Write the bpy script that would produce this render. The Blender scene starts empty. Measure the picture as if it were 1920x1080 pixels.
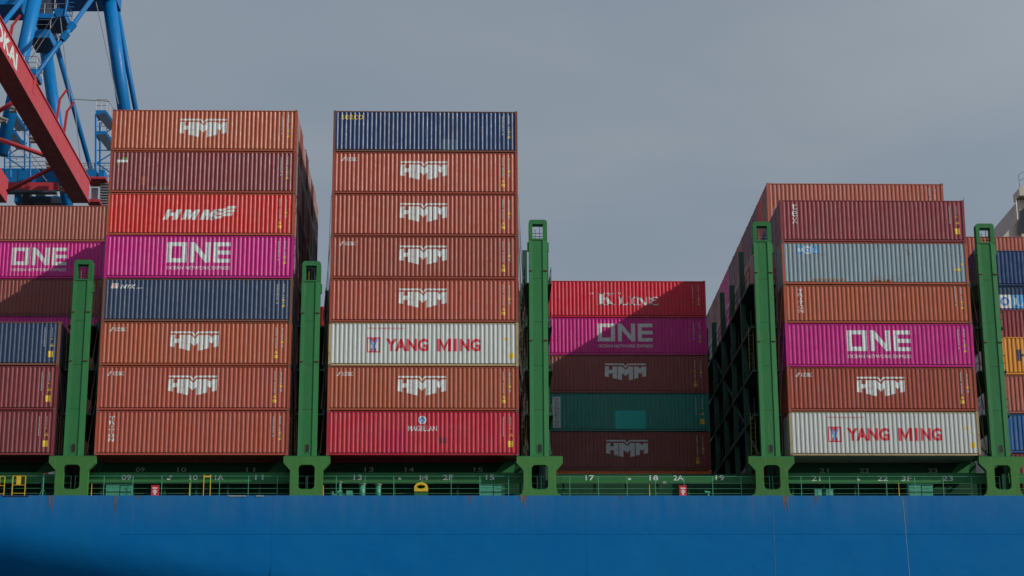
import bpy, bmesh, math, random
from mathutils import Vector, Matrix
from mathutils.geometry import tessellate_polygon
random.seed(7)
S = bpy.context.scene
C = S.collection
# ------------------------------------------------------------------ camera
CAM = Vector((23.277, -123.609, -24.299)); FPX = 3721.0
PITCH, YAW, ROLL = .2783, -.0255, .0041
f = Vector((0, 1, 0)); u = Vector((0, 0, 1)); r = Vector((1, 0, 0))
q = Matrix.Rotation(YAW, 3, u); f = q @ f; r = q @ r
q = Matrix.Rotation(PITCH, 3, r); f = q @ f; u = q @ u
q = Matrix.Rotation(ROLL, 3, f); r = q @ r; u = q @ u
cd = bpy.data.cameras.new('camera'); cam = bpy.data.objects.new('camera', cd); C.objects.link(cam)
M4 = Matrix((r, u, -f)).transposed().to_4x4(); M4.translation = CAM
cam.matrix_world = M4
cd.sensor_width = 36; cd.lens = FPX / 1920 * 36; cd.clip_start = .5; cd.clip_end = 6000
S.camera = cam
def at(px, py, Y):
    """world point seen at pixel (px,py) of the 1920x1080 photo, on the plane y=Y"""
    d = f * FPX + r * (px - 960) - u * (py - 540)
    return CAM + d * ((Y - CAM.y) / d.y)
# ------------------------------------------------------------------ sky, sun, exposure
SUN = Vector((1.0, -.51, .640)).normalized()          # towards the sun
elev = math.asin(SUN.z); azi = math.atan2(SUN.x, SUN.y)
W = bpy.data.worlds.new('World'); S.world = W; W.use_nodes = True
nt = W.node_tree; N = nt.nodes; Lk = nt.links
bg = N['Background']; bg.inputs[1].default_value = .1
sky = N.new('ShaderNodeTexSky'); sky.sky_type = 'NISHITA'; sky.sun_disc = False
sky.sun_elevation = elev; sky.sun_rotation = azi; sky.dust_density = 3
tc = N.new('ShaderNodeTexCoord'); mp = N.new('ShaderNodeMapping'); mp.inputs['Scale'].default_value = (1, 1, 3.2)
mp.inputs['Rotation'].default_value = (0, .35, 0)
ns = N.new('ShaderNodeTexNoise'); ns.inputs['Scale'].default_value = 3.2; ns.inputs['Detail'].default_value = 7; ns.inputs['Roughness'].default_value = .48
ns.inputs['Distortion'].default_value = .25
cr = N.new('ShaderNodeValToRGB')
cr.color_ramp.elements[0].position = .32; cr.color_ramp.elements[0].color = (2.22, 2.72, 3.36, 1)
cr.color_ramp.elements[1].position = .68; cr.color_ramp.elements[1].color = (2.90, 3.34, 3.78, 1)
mx = N.new('ShaderNodeMix'); mx.data_type = 'RGBA'; mx.inputs[0].default_value = .94
Lk.new(tc.outputs['Generated'], mp.inputs[0]); Lk.new(mp.outputs[0], ns.inputs['Vector']); Lk.new(ns.outputs[0], cr.inputs[0])
Lk.new(sky.outputs[0], mx.inputs[6]); Lk.new(cr.outputs[0], mx.inputs[7]); 
# clouds glow more towards the sun (behind and right of the camera)
vm = N.new('ShaderNodeVectorMath'); vm.operation = 'DOT_PRODUCT'; Lk.new(tc.outputs['Generated'], vm.inputs[0]); vm.inputs[1].default_value = SUN
gl = N.new('ShaderNodeMapRange'); gl.inputs[1].default_value = -.05; gl.inputs[2].default_value = 1; gl.inputs[3].default_value = 1; gl.inputs[4].default_value = 1.9; Lk.new(vm.outputs['Value'], gl.inputs[0])
sc_ = N.new('ShaderNodeVectorMath'); sc_.operation = 'SCALE'; Lk.new(mx.outputs[2], sc_.inputs[0]); Lk.new(gl.outputs[0], sc_.inputs['Scale']); Lk.new(sc_.outputs[0], bg.inputs[0])
sl = bpy.data.lights.new('sun', 'SUN'); sl.energy = 3.3; sl.angle = math.radians(.5); sl.color = (1, .93, .84)
so = bpy.data.objects.new('sun', sl); C.objects.link(so); so.rotation_euler = SUN.to_track_quat('Z', 'Y').to_euler()
S.view_settings.view_transform = 'Standard'; S.view_settings.look = 'None'; S.view_settings.exposure = 0; S.view_settings.gamma = 1

# ------------------------------------------------------------------ materials
MATS = {}
def paint(name, col, rough=.34, fade=.25, rust=.15, streak=.35, rust_scale=1.0, dirt=(.24, .20, .17), spec=.42):
    if name in MATS: return MATS[name]
    m = bpy.data.materials.new(name); m.use_nodes = True; n = m.node_tree.nodes; l = m.node_tree.links
    b = n['Principled BSDF']; b.inputs['Roughness'].default_value = rough
    b.inputs['Specular IOR Level'].default_value = spec
    tc = n.new('ShaderNodeTexCoord'); oi = n.new('ShaderNodeObjectInfo')
    def noise(scale, sx, sy, sz, det=4, rough=.6):
        mp = n.new('ShaderNodeMapping'); mp.inputs['Scale'].default_value = (sx, sy, sz)
        no = n.new('ShaderNodeTexNoise'); no.noise_dimensions = '4D'; no.inputs['Scale'].default_value = scale; no.inputs['Detail'].default_value = det
        no.inputs['Roughness'].default_value = rough
        mu = n.new('ShaderNodeMath'); mu.operation = 'MULTIPLY'; mu.inputs[1].default_value = 37
        l.new(oi.outputs['Random'], mu.inputs[0]); l.new(mu.outputs[0], no.inputs['W'])
        l.new(tc.outputs['Object'], mp.inputs[0]); l.new(mp.outputs[0], no.inputs['Vector']); return no.outputs[0]
    def ramp(src, p0, p1, c0, c1):
        rr = n.new('ShaderNodeMapRange'); rr.inputs[1].default_value = p0; rr.inputs[2].default_value = p1
        rr.inputs[3].default_value = c0; rr.inputs[4].default_value = c1; l.new(src, rr.inputs[0]); return rr.outputs[0]
    def mix(fac, a, bb, ty='MIX'):
        x = n.new('ShaderNodeMix'); x.data_type = 'RGBA'; x.blend_type = ty
        if isinstance(fac, (int, float)): x.inputs[0].default_value = fac
        else: l.new(fac, x.inputs[0])
        for k, v in ((6, a), (7, bb)):
            if isinstance(v, tuple): x.inputs[k].default_value = (*v, 1)
            else: l.new(v, x.inputs[k])
        return x.outputs[2]
    g = sum(col) / 3 * .6
    faded = tuple(min(.8, c * .86 + g * .14 + .010) for c in col)
    dark = tuple(c * .72 for c in col)
    c1 = mix(ramp(noise(.55, 1, 1, 1.3, 5), .40, .68, 0, fade * 2), col, faded)
    c2 = mix(ramp(noise(3.2, 1.6, 1, .22, 5, .7), .47, .75, 0, streak), c1, dark)
    c3 = mix(ramp(noise(2.6, 3.2, 1, .16, 3), .62, .75, 0, streak * .9), c2, dirt)
    rs = noise(2.3 * rust_scale, 2.2, 1, .9, 7, .75)
    c4 = mix(ramp(rs, .70 - rust * .35, .74 - rust * .2, 0, min(1, rust * 3.2)), c3, (.20, .075, .03))
    # every object a slightly different shade
    hv = n.new('ShaderNodeHueSaturation'); l.new(c4, hv.inputs['Color'])
    l.new(ramp(oi.outputs['Random'], 0, 1, .84, 1.12), hv.inputs['Value'])
    l.new(hv.outputs[0], b.inputs['Base Color'])
    l.new(ramp(noise(1.4, 1, 1, 1), .35, .7, rough - .07, rough + .16), b.inputs['Roughness'])
    bu = n.new('ShaderNodeBump'); bu.inputs['Strength'].default_value = .75; bu.inputs['Distance'].default_value = .03
    l.new(noise(1.1, 1.2, 1, .8, 3), bu.inputs['Height']); l.new(bu.outputs[0], b.inputs['Normal'])
    MATS[name] = m; return m
def plain(name, col, rough=.5, metal=0):
    if name in MATS: return MATS[name]
    m = bpy.data.materials.new(name); m.use_nodes = True; n = m.node_tree.nodes; l = m.node_tree.links
    b = n['Principled BSDF']; b.inputs['Roughness'].default_value = rough; b.inputs['Metallic'].default_value = metal
    tc = n.new('ShaderNodeTexCoord'); no = n.new('ShaderNodeTexNoise'); no.inputs['Scale'].default_value = 5; no.inputs['Detail'].default_value = 5
    l.new(tc.outputs['Object'], no.inputs['Vector'])
    x = n.new('ShaderNodeMix'); x.data_type = 'RGBA'
    rr = n.new('ShaderNodeMapRange'); rr.inputs[1].default_value = .35; rr.inputs[2].default_value = .7; l.new(no.outputs[0], rr.inputs[0])
    l.new(rr.outputs[0], x.inputs[0]); x.inputs[6].default_value = (*col, 1); x.inputs[7].default_value = (*[c * .72 for c in col], 1)
    l.new(x.outputs[2], b.inputs['Base Color']); MATS[name] = m; return m
COL = {
 'brown':   (.345, .060, .030), 'salmon': (.340, .088, .056), 'maroon': (.150, .022, .026), 'wine': (.215, .030, .036),
 'red':     (.440, .012, .018), 'magellan red': (.420, .008, .026), 'magenta': (.560, .001, .215), 'navy': (.006, .036, .120), 'slate': (.018, .044, .105),
 'dusty pink': (.40, .27, .25), 'cream': (.42, .32, .15), 'rust brown': (.19, .075, .045),
 'orange brown': (.390, .080, .030), 'white': (.46, .48, .455), 'grey': (.23, .31, .35), 'teal': (.008, .195, .150),
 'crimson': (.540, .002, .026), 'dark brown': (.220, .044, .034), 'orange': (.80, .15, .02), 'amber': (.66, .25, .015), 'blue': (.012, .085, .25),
 'plum': (.125, .045, .075), 'vermilion': (.60, .014, .010),
}
def cm(c):
    rusty = {'cream': .42, 'rust brown': .5, 'white': .24, 'grey': .30, 'slate': .16, 'navy': .16}.get(c, .13)
    return paint('container_' + c.replace(' ', '_'), COL[c], rust=rusty, fade=.42, streak=.55)
GREEN = paint('green_ship_paint', (.026, .155, .048), rough=.5, spec=.2, fade=.25, rust=.16, streak=.45)
GREEN2 = paint('yellow_green_ship_paint', (.048, .170, .040), rough=.55, spec=.2, fade=.2, rust=.14, streak=.5)
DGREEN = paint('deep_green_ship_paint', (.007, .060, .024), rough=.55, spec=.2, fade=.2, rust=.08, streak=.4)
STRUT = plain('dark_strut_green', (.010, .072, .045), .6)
TEAL = plain('teal_paint', (.05, .30, .19)); RAILM = plain('rail_paint', (.09, .36, .22))
WHITE = plain('white_marking', (.62, .65, .63)); DIMW = plain('grey_marking', (.40, .42, .41)); YEL = plain('yellow_paint', (.70, .46, .02))
YELD = plain('dull_yellow_paint', (.32, .22, .02)); DIMD = plain('pale_dirt', (.22, .12, .12)); REDM = plain('red_marking', (.58, .010, .030)); BLUEM = plain('blue_marking', (.06, .22, .55)); LBLUE = plain('light_blue_marking', (.05, .30, .62))
GREENM = plain('green_marking', (.10, .35, .08)); NAVYM = plain('navy_marking', (.02, .03, .10)); BLACK = plain('hole_shade_black', (.012, .012, .014))
STEEL = plain('galvanised_steel', (.30, .30, .31), .45, .6); CAST = plain('rusty_casting', (.16, .075, .045), .7)
PATCHR = paint('fresh_red_patch', (.44, .006, .05), fade=.05, streak=.1, rust=0); PATCHT = paint('fresh_teal_patch', (.006, .42, .36), fade=.05, streak=.1, rust=0)
PATCHN = paint('fresh_navy_patch', (.05, .10, .17), fade=.2, streak=.1, rust=0); PATCHK = plain('dark_patch', (.09, .03, .04)); RUSTM = paint('rust_patch', (.24, .11, .035), fade=.6, rust=.3)
CBLUE = paint('crane_blue', (.001, .145, .400), rough=.4, spec=.2, fade=.1, rust=.03, streak=.25); CRED = paint('crane_red', (.40, .040, .050), rough=.45, spec=.2, fade=.15, rust=.03, streak=.25)
DKBLUE = plain('crane_dark_grating', (.03, .045, .07)); BEIGE = paint('deckhouse_beige', (.50, .46, .38), fade=.1, rust=.06); GLASS = plain('dark_glass', (.02, .025, .03), .1)

# ------------------------------------------------------------------ mesh helpers
class MB:
    def __init__(s): s.v = []; s.f = []
    def quad(s, *p):
        k = len(s.v); s.v += [tuple(x) for x in p]; s.f.append(tuple(range(k, k + len(p)))); return s
    def box(s, x0, y0, z0, x1, y1, z1):
        k = len(s.v); s.v += [(x0,y0,z0),(x1,y0,z0),(x1,y1,z0),(x0,y1,z0),(x0,y0,z1),(x1,y0,z1),(x1,y1,z1),(x0,y1,z1)]
        s.f += [tuple(k+i for i in t) for t in ((0,3,2,1),(4,5,6,7),(0,1,5,4),(1,2,6,5),(2,3,7,6),(3,0,4,7))]; return s
    def tube(s, a, b, rad, n=8, rad2=None):
        a = Vector(a); b = Vector(b); d = (b - a).normalized(); x = d.orthogonal().normalized(); y = d.cross(x); k = len(s.v)
        rad2 = rad if rad2 is None else rad2
        for i in range(n):
            t = 2 * math.pi * i / n; o = x * math.cos(t) + y * math.sin(t)
            s.v += [tuple(a + o * rad), tuple(b + o * rad2)]
        for i in range(n):
            j = (i + 1) % n; s.f.append((k+2*i, k+2*j, k+2*j+1, k+2*i+1))
        s.f.append(tuple(k+2*i for i in range(n))[::-1]); s.f.append(tuple(k+2*i+1 for i in range(n))); return s
    def bar(s, a, b, w, h=None):
        """rectangular bar from a to b, w wide, h high"""
        a = Vector(a); b = Vector(b); d = (b - a).normalized(); h = h or w
        x = d.cross(Vector((0, 0, 1)));  x = x.normalized() if x.length > .01 else Vector((1, 0, 0)); y = x.cross(d)
        k = len(s.v)
        for p in (a, b):
            for i, j in ((-1,-1),(1,-1),(1,1),(-1,1)): s.v.append(tuple(p + x * (i * w / 2) + y * (j * h / 2)))
        s.f += [tuple(k+i for i in t) for t in ((0,1,2,3),(7,6,5,4),(0,4,5,1),(1,5,6,2),(2,6,7,3),(3,7,4,0))]; return s
    def prism(s, loops, y0, y1):
        """outline(s) in x,z (first outer, others holes) extruded from y0 to y1"""
        L3 = [[Vector((x, 0, z)) for x, z in lp] for lp in loops]; tri = tessellate_polygon([[Vector((p.x, p.z, 0)) for p in lp] for lp in L3])
        flat = [p for lp in loops for p in lp]; k = len(s.v); m = len(flat)
        s.v += [(x, y0, z) for x, z in flat] + [(x, y1, z) for x, z in flat]
        for t in tri: s.f.append(tuple(k+i for i in t)); s.f.append(tuple(k+m+i for i in reversed(t)))
        o = 0
        for lp in loops:
            n = len(lp)
            for i in range(n): j = (i+1) % n; s.f.append((k+o+i, k+o+j, k+m+o+j, k+m+o+i))
            o += n
        return s
    def flat(s, loops):
        """outline(s) in x,z as one flat face set on y=0"""
        tri = tessellate_polygon([[Vector((x, z, 0)) for x, z in lp] for lp in loops]); flat = [p for lp in loops for p in lp]; k = len(s.v)
        s.v += [(x, 0, z) for x, z in flat]; s.f += [tuple(k+i for i in t) for t in tri]; return s
    def mesh(s, name, smooth=False):
        m = bpy.data.meshes.new(name); m.from_pydata(s.v, [], s.f); m.validate(); 
        bm = bmesh.new(); bm.from_mesh(m); bmesh.ops.recalc_face_normals(bm, faces=bm.faces); bm.to_mesh(m); bm.free()
        if smooth: m.polygons.foreach_set('use_smooth', [True] * len(m.polygons))
        return m
    def build(s, name, mat, parent=None, smooth=False):
        return obj(name, s.mesh(name, smooth), mat, parent)
def obj(name, me, mat, parent=None):
    o = bpy.data.objects.new(name, me); C.objects.link(o)
    if len(me.materials) == 0: me.materials.append(None)
    o.material_slots[0].link = 'OBJECT'; o.material_slots[0].material = mat
    if parent: o.parent = parent
    return o
def tag(o, label, cat, group=None, kind=None):
    if label: o['label'] = label
    if cat: o['category'] = cat
    if group: o['group'] = group
    if kind: o['kind'] = kind
    return o
def thing(name, loc, label, cat, group=None):
    o = bpy.data.objects.new(name, None); C.objects.link(o); o.location = loc; o.empty_display_size = .3
    return tag(o, label, cat, group)
def rounded(x0, z0, x1, z1, rad, n=5):
    out = []
    for cx, cz, a in ((x1-rad, z0+rad, -90), (x1-rad, z1-rad, 0), (x0+rad, z1-rad, 90), (x0+rad, z0+rad, 180)):
        for i in range(n + 1): t = math.radians(a + 90 * i / n); out.append((cx + rad * math.cos(t), cz + rad * math.sin(t)))
    return out
def text_geo(s, x0, x1, z0, z1, bold=.0, shear=0):
    """MB of a word fitted into the given box"""
    cu = bpy.data.curves.new('t', 'FONT'); cu.body = s; cu.size = 1; cu.offset = bold; cu.shear = shear; cu.resolution_u = 3
    o = bpy.data.objects.new('t', cu); C.objects.link(o); bpy.context.view_layer.update()
    ev = o.evaluated_get(bpy.context.evaluated_depsgraph_get()); me = ev.to_mesh()
    xs = [v.co.x for v in me.vertices]; ys = [v.co.y for v in me.vertices]
    a, b, c, d = min(xs), max(xs), min(ys), max(ys); mb = MB()
    mb.v = [(x0 + (v.co.x - a) / (b - a) * (x1 - x0), 0, z0 + (v.co.y - c) / (d - c) * (z1 - z0)) for v in me.vertices]
    mb.f = [tuple(p.vertices) for p in me.polygons]
    ev.to_mesh_clear(); bpy.data.objects.remove(o); bpy.data.curves.remove(cu); return mb
def merge(*ms):
    o = MB()
    for m in ms:
        k = len(o.v); o.v += m.v; o.f += [tuple(i + k for i in t) for t in m.f]
    return o

# ------------------------------------------------------------------ container geometry
LEN, WID, HC, STD, TP = 12.192, 2.438, 2.896, 2.591, 2.9076
PX0, NP = .175, 42; PER = (LEN - 2 * PX0) / NP; DEP = .035
def profile(x0, n, per):
    pts = []
    for i in range(n):
        a = x0 + i * per
        for t, d in ((0, 0), (.34, 0), (.54, DEP), (.80, DEP)): pts.append((a + t * per, d))
    pts.append((x0 + n * per, 0)); return pts
PROF = profile(PX0, NP, PER); FACE_Y = .014
def corr(mb, prof, z0, z1, fn):
    for (a, da), (b, db) in zip(prof, prof[1:]):
        mb.quad(fn(a, da, z0), fn(b, db, z0), fn(b, db, z1), fn(a, da, z1))
def side_geo(H): m = MB(); corr(m, PROF, .195, H - .105, lambda a, d, z: (a, FACE_Y + d, z)); return m
EPROF = profile(.16, 8, (WID - .32) / 8)
def end_geo(H): m = MB(); corr(m, EPROF, .16, H - .11, lambda a, d, z: (.02 + d, a, z)); return m
def door_geo(H, y0, y1):
    m = MB().box(LEN - .05, y0, .15, LEN - .02, y1, H - .11); k = 5; w = (y1 - y0) / k
    for i in range(k): m.box(LEN - .021, y0 + i * w + .06, .3, LEN - .008, y0 + (i + 1) * w - .06, H - .25)
    return m
def rod_geo(H):
    m = MB()
    for y in (.42, .92, 1.52, 2.02):
        m.tube((LEN + .012, y, .1), (LEN + .012, y, H - .06), .018, 6)
        for z in (.45, 1.2, 1.95, H - .4): m.box(LEN - .008, y - .05, z, LEN + .025, y + .05, z + .05)
    return m
def frame_geo(H):
    m = MB(); p = .162
    for x0, x1 in ((0, p), (LEN - p, LEN)):
        for y0, y1 in ((.004, .15), (WID - .15, WID - .004)): m.box(x0 + .004, y0, .118, x1 - .004, y1, H - .118)
    for y0 in (.012, WID - .06):
        m.box(.178, y0 + .018, .035, LEN - .178, y0 + .048, .150)           # bottom rail
        m.box(.178, y0 + .002, H - .085, LEN - .178, y0 + .048, H - .030)   # top rail
    for x0 in (.012, LEN - .08):
        m.box(x0, .178, .02, x0 + .068, WID - .178, .15); m.box(x0, .178, H - .11, x0 + .068, WID - .178, H - .02)
    return m
def roof_geo(H):
    m = MB().box(.1, .06, H - .05, LEN - .1, WID - .06, H - .03)
    m.box(.1, .07, .1, LEN - .1, WID - .07, .16)
    return m
def back_geo(H): return MB().box(.1, WID - .055, .12, LEN - .1, WID - .03, H - .06)
def cast_geo():
    m = MB()
    m.box(0, 0, 0, .178, .162, .118); return m
GEO = {}
for H in (HC, STD):
    GEO[H] = dict(side=side_geo(H).mesh('side_panel'), end=end_geo(H).mesh('end_panel'), d1=door_geo(H, .16, WID/2 - .01).mesh('door'), d2=door_geo(H, WID/2 + .01, WID - .16).mesh('door'),
        rods=rod_geo(H).mesh('lock_rods'), frame=frame_geo(H).mesh('frame'), roof=roof_geo(H).mesh('roof'), back=back_geo(H).mesh('rear_side'))
    allm = merge(side_geo(H), end_geo(H), door_geo(H, .16, WID/2 - .01), door_geo(H, WID/2 + .01, WID - .16), rod_geo(H), frame_geo(H), roof_geo(H), back_geo(H),
        *[MB().box(x, y, z, x + .178, y + .162, z + .118) for x in (0, LEN - .178) for y in (0, WID - .162) for z in (0, H - .118)])
    GEO[H]['all'] = allm.mesh('container_body')
CASTM = cast_geo().mesh('corner_casting')
def panel_y(x):
    if x <= PROF[0][0] or x >= PROF[-1][0]: return 0
    for (a, da), (b, db) in zip(PROF, PROF[1:]):
        if a <= x <= b: return FACE_Y + (da + (db - da) * (x - a) / (b - a) if b > a else da)
    return 0
def conform(mb, name, lift=.005):
    """drape a flat marking over the corrugation of the side panel"""
    me = bpy.data.meshes.new(name); me.from_pydata(mb.v, [], mb.f); bm = bmesh.new(); bm.from_mesh(me)
    xs = [v.co.x for v in bm.verts]; a, b = min(xs), max(xs)
    for x, _ in PROF:
        if a < x < b: bmesh.ops.bisect_plane(bm, geom=bm.verts[:] + bm.edges[:] + bm.faces[:], plane_co=(x, 0, 0), plane_no=(1, 0, 0), dist=1e-5)
    for v in bm.verts: v.co.y = panel_y(v.co.x) - lift
    bm.normal_update()
    for fc in bm.faces:
        if fc.normal.y > 0: fc.normal_flip()
    bm.to_mesh(me); bm.free(); return me

# --- markings, each a list of (part name, mesh, material)
def sc(loops, sx0, sy0, s, x0, ztop):
    return [[(x0 + (x - sx0) * s, ztop - (y - sy0) * s) for x, y in lp] for lp in loops]
def crest_logo(x0=4.46, zt=2.26, w=3.10):
    s = w / 1150; g = MB()
    P = [[(385,180),(895,180),(955,252),(1012,180),(1525,180),(1525,222),(1025,222),(955,312),(882,222),(385,222)],
      [(385,265),(490,265),(490,360),(590,360),(590,265),(714,265),(712,620),(590,592),(590,462),(488,462),(485,566),(375,546)],
      [(734,265),(852,265),(955,356),(1048,265),(1162,265),(1160,628),(1040,655),(1040,452),(950,540),(855,452),(845,655),(730,628)],
      [(1184,265),(1290,265),(1355,322),(1412,265),(1525,265),(1518,544),(1404,568),(1404,430),(1352,474),(1300,430),(1300,592),(1184,616)]]
    for lp in P: g.flat([[ (x0 + (x-375)*s, zt - (y-180)*s) for x, y in lp ]])
    return g
def one_logo(x0=3.98, zt=2.44, w=4.12):
    s = w / 1435; g = MB()
    T = lambda lp: [(x0 + (x-255)*s, zt - (y-170)*s) for x, y in lp]
    g.flat([T([(255,170),(708,170),(708,650),(255,650)]), T([(365,265),(365,550),(598,550),(598,265)])])
    g.flat([T([(780,170),(880,170),(1128,480),(1128,170),(1235,170),(1235,650),(1128,650),(885,345),(885,650),(780,650)])])
    g.flat([T([(1305,170),(1690,170),(1690,265),(1408,265),(1408,365),(1690,365),(1690,460),(1408,460),(1408,560),(1690,560),(1690,650),(1305,650)])])
    return merge(g, text_geo('OCEAN NETWORK EXPRESS', x0, x0 + w, zt - 1.85, zt - 1.62, .016))
def italic_logo():
    x0, zt = 3.60, 2.02; s = 4.78 / 1800; g = MB(); sh = lambda x, y: (x0 + (x - 40 ) * s, zt - (y - 190) * s * 1.02)
    def gl(b, pts): g.flat([[sh(b + x + (545 - y) * .42, y) for x, y in pts]])
    gl(45, [(0,285),(105,285),(105,365),(225,365),(225,285),(350,285),(350,545),(225,545),(225,455),(115,455),(115,545),(0,545)])
    for b in (495, 945): gl(b, [(0,285),(125,285),(190,395),(235,285),(350,285),(350,545),(250,545),(250,420),(195,545),(160,545),(105,420),(105,545),(0,545)])
    for i in range(3):
        yy = 195 + i * 92; xx = 1640 - i * 42
        g.flat([[sh(xx, yy), sh(xx+205, yy - 8), sh(xx+180, yy + 62), sh(xx-30, yy + 72), sh(xx - 110, yy + 130), sh(xx-330, yy + 142), sh(xx - 300, yy + 84), sh(xx - 90, yy + 66)]])
    return g
def serif(s, x0, x1, z0, z1, st=.17, sf=.055):
    """block serif capitals drawn as strokes"""
    g = MB(); n = len(s); w = (x1 - x0); cells = {'K':1.15,'L':.95,'I':.62,'N':1.15,'E':1.0,'M':1.3,'A':1.1,'G':1.05,'O':1.05,'T':1.0,'R':1.05,' ':.4}
    tot = sum(cells[c] for c in s); x = x0; H = z1 - z0
    for c in s:
        cw = cells[c] / tot * w; a = x + cw * .10; b = x + cw * .90; t = min(st, (b-a) * .34) ; x += cw
        V = lambda xa, xb=None: g.flat([[(xa, z0), (xa + t, z0), ((xb if xb is not None else xa) + t, z1), ((xb if xb is not None else xa), z1)]])
        bar = lambda p, r_, z: g.flat([[(p, z), (r_, z), (r_, z + sf), (p, z + sf)]])
        if c in 'KLINEMR': bar(a - t*.25, a + t*1.3, z0 - .001); bar(a - t*.25, a + t*1.3, z1 - sf)
        if c == 'I': V((a+b)/2 - t/2); bar(a, b, z0); bar(a, b, z1 - sf)
        if c == 'L': V(a); bar(a, b, z0); g.flat([[(b - sf, z0), (b, z0), (b, z0 + H*.34), (b - sf*.5, z0 + H*.34)]])
        if c == 'E': V(a); bar(a, b, z0); bar(a, b - .02, z1 - sf); bar(a, b - t*.8, (z0+z1)/2); g.flat([[(b - sf, z0), (b, z0), (b, z0 + H*.3), (b - sf*.4, z0 + H*.3)]]); g.flat([[(b - sf, z1), (b-.02, z1), (b-.02, z1 - H*.25), (b - sf*.6, z1 - H*.25)]])
        if c == 'N': g.flat([[(a, z0), (a+sf, z0), (a+sf, z1), (a, z1)]]); g.flat([[(b-sf, z0), (b, z0), (b, z1), (b-sf, z1)]]); g.flat([[(a, z1), (a + t*1.2, z1), (b, z0), (b - t*1.2, z0)]])
        if c == 'K': V(a); g.flat([[(a+t, z0+H*.42), (b-t*.6, z1), (b, z1), (a+t, z0+H*.58)]]); g.flat([[(a+t*1.15, z0+H*.62), (b-t*1.2, z0), (b, z0), (a+t*1.7, z0+H*.7)]]); bar(b - t*1.6, b + t*.2, z0); bar(b - t*1.5, b + t*.1, z1 - sf)
        if c == 'M': g.flat([[(a, z0), (a+sf, z0), (a+sf, z1), (a, z1)]]); V(b - t); m_ = (a+b)/2; g.flat([[(a, z1), (a+t, z1), (m_+sf, z0), (m_-sf, z0)]]); g.flat([[(b-t, z1), (b, z1), (m_+sf, z0), (m_-sf, z0)]])
        if c == 'A': m_ = (a+b)/2; g.flat([[(a, z0), (a+sf, z0), (m_+sf*.5, z1), (m_-sf*.5, z1)]]); g.flat([[(b-t, z0), (b, z0), (m_+t*.5, z1), (m_-t*.5, z1)]]); bar(a + (b-a)*.22, b - (b-a)*.25, z0 + H*.3)
        if c == 'G': V(a); bar(a, b, z0); bar(a, b, z1 - sf); g.flat([[(b-sf*1.5, z0), (b, z0), (b, z0+H*.45), (b-sf*1.5, z0+H*.45)]]); bar(b - t*1.4, b, z0 + H*.42)
    return g
def stacked(s, xc, z1, ch, cw, bold=.03):
    ms = []; z = z1
    for c in s:
        if c != ' ': ms.append(text_geo(c, xc - (cw/2 if c != 'I' else cw * .14), xc + (cw/2 if c != 'I' else cw * .14), z - ch * .86, z, bold))
        z -= ch
    return merge(*ms)
def sansM(x0, x1, z0, z1, t):
    m_ = (x0 + x1) / 2; g = MB()
    g.flat([[(x0, z0), (x0 + t, z0), (x0 + t, z1), (x0, z1)]]); g.flat([[(x1 - t, z0), (x1, z0), (x1, z1), (x1 - t, z1)]])
    g.flat([[(x0 + t, z1), (x0 + t, z1 - t * 1.5), (m_, z0), (x1 - t, z1 - t * 1.5), (x1 - t, z1), (m_ + t * .1, z0 + t * 1.6)]]); return g
def R_(x0, x1, z0, z1): return MB().flat([[(x0, z0), (x1, z0), (x1, z1), (x0, z1)]])
def idmark(kind, seed):
    """weathered columns of tiny lettering near the right post: white and yellow pieces"""
    rr = random.Random(seed); w = []; y = []
    c1, c2 = LEN - 1.02, LEN - .60
    def col(x, z1, z0, wd=.085):
        z = z1
        while z > z0:
            h = rr.uniform(.07, .12)
            if rr.random() < .93: w.append(R_(x, x + wd * rr.uniform(.75, 1), z - h, z))
            z -= h + .032
    tri = lambda x, z, s: MB().flat([[(x, z), (x + s, z), (x + s/2, z + s)]])
    if kind == 0:
        col(c1, 2.55, 1.12); col(c2, 2.6, 1.72, .07); y += [R_(c2 - .03, c2 + .12, 1.5, 1.66), tri(c1 - .07, .80, .24), R_(c1 - .08, c1 + .17, .50, .72)]; w.append(R_(c2, c2 + .08, 1.22, 1.42))
    elif kind == 1:
        col(c1, 2.5, 1.25); col(c2, 2.55, 1.55, .09); y += [R_(c2 - .02, c2 + .14, 1.38, 1.50), tri(c2 - .06, 1.0, .22)]; w.append(R_(c2, c2 + .11, 1.25, 1.33))
    elif kind == 2:
        col(c1, 2.5, 1.3, .07); col(c2 + .05, 2.5, 1.9, .08); y += [R_(c2 - .1, c2 + .22, .55, .95), tri(c2 - .02, 1.25, .25), R_(c2 + .02, c2 + .14, 1.7, 1.8)]
    elif kind == 3:
        y += [R_(c1 + .1, c1 + .32, 1.72, 1.9), R_(c2 + .05, c2 + .13, 1.45, 1.55), R_(c2 - .02, c2 + .30, .52, .88)]; w.append(R_(c1, c1 + .02, 2.4, 2.42))
    else:
        col(c1 - .1, 2.5, 1.5, .10); col(c2, 2.4, 1.7, .06); w.append(R_(c1 + .15, c1 + .2, 1.2, 1.35)); y += [R_(c2 - .3, c2 + .12, .95, 1.12), R_(c2 + .1, c2 + .25, 1.3, 1.45)]
    return merge(*w), merge(*y)
IDM = {k: [conform(g, 'marking') for g in idmark(k, 11 + k)] for k in range(5)}
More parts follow.
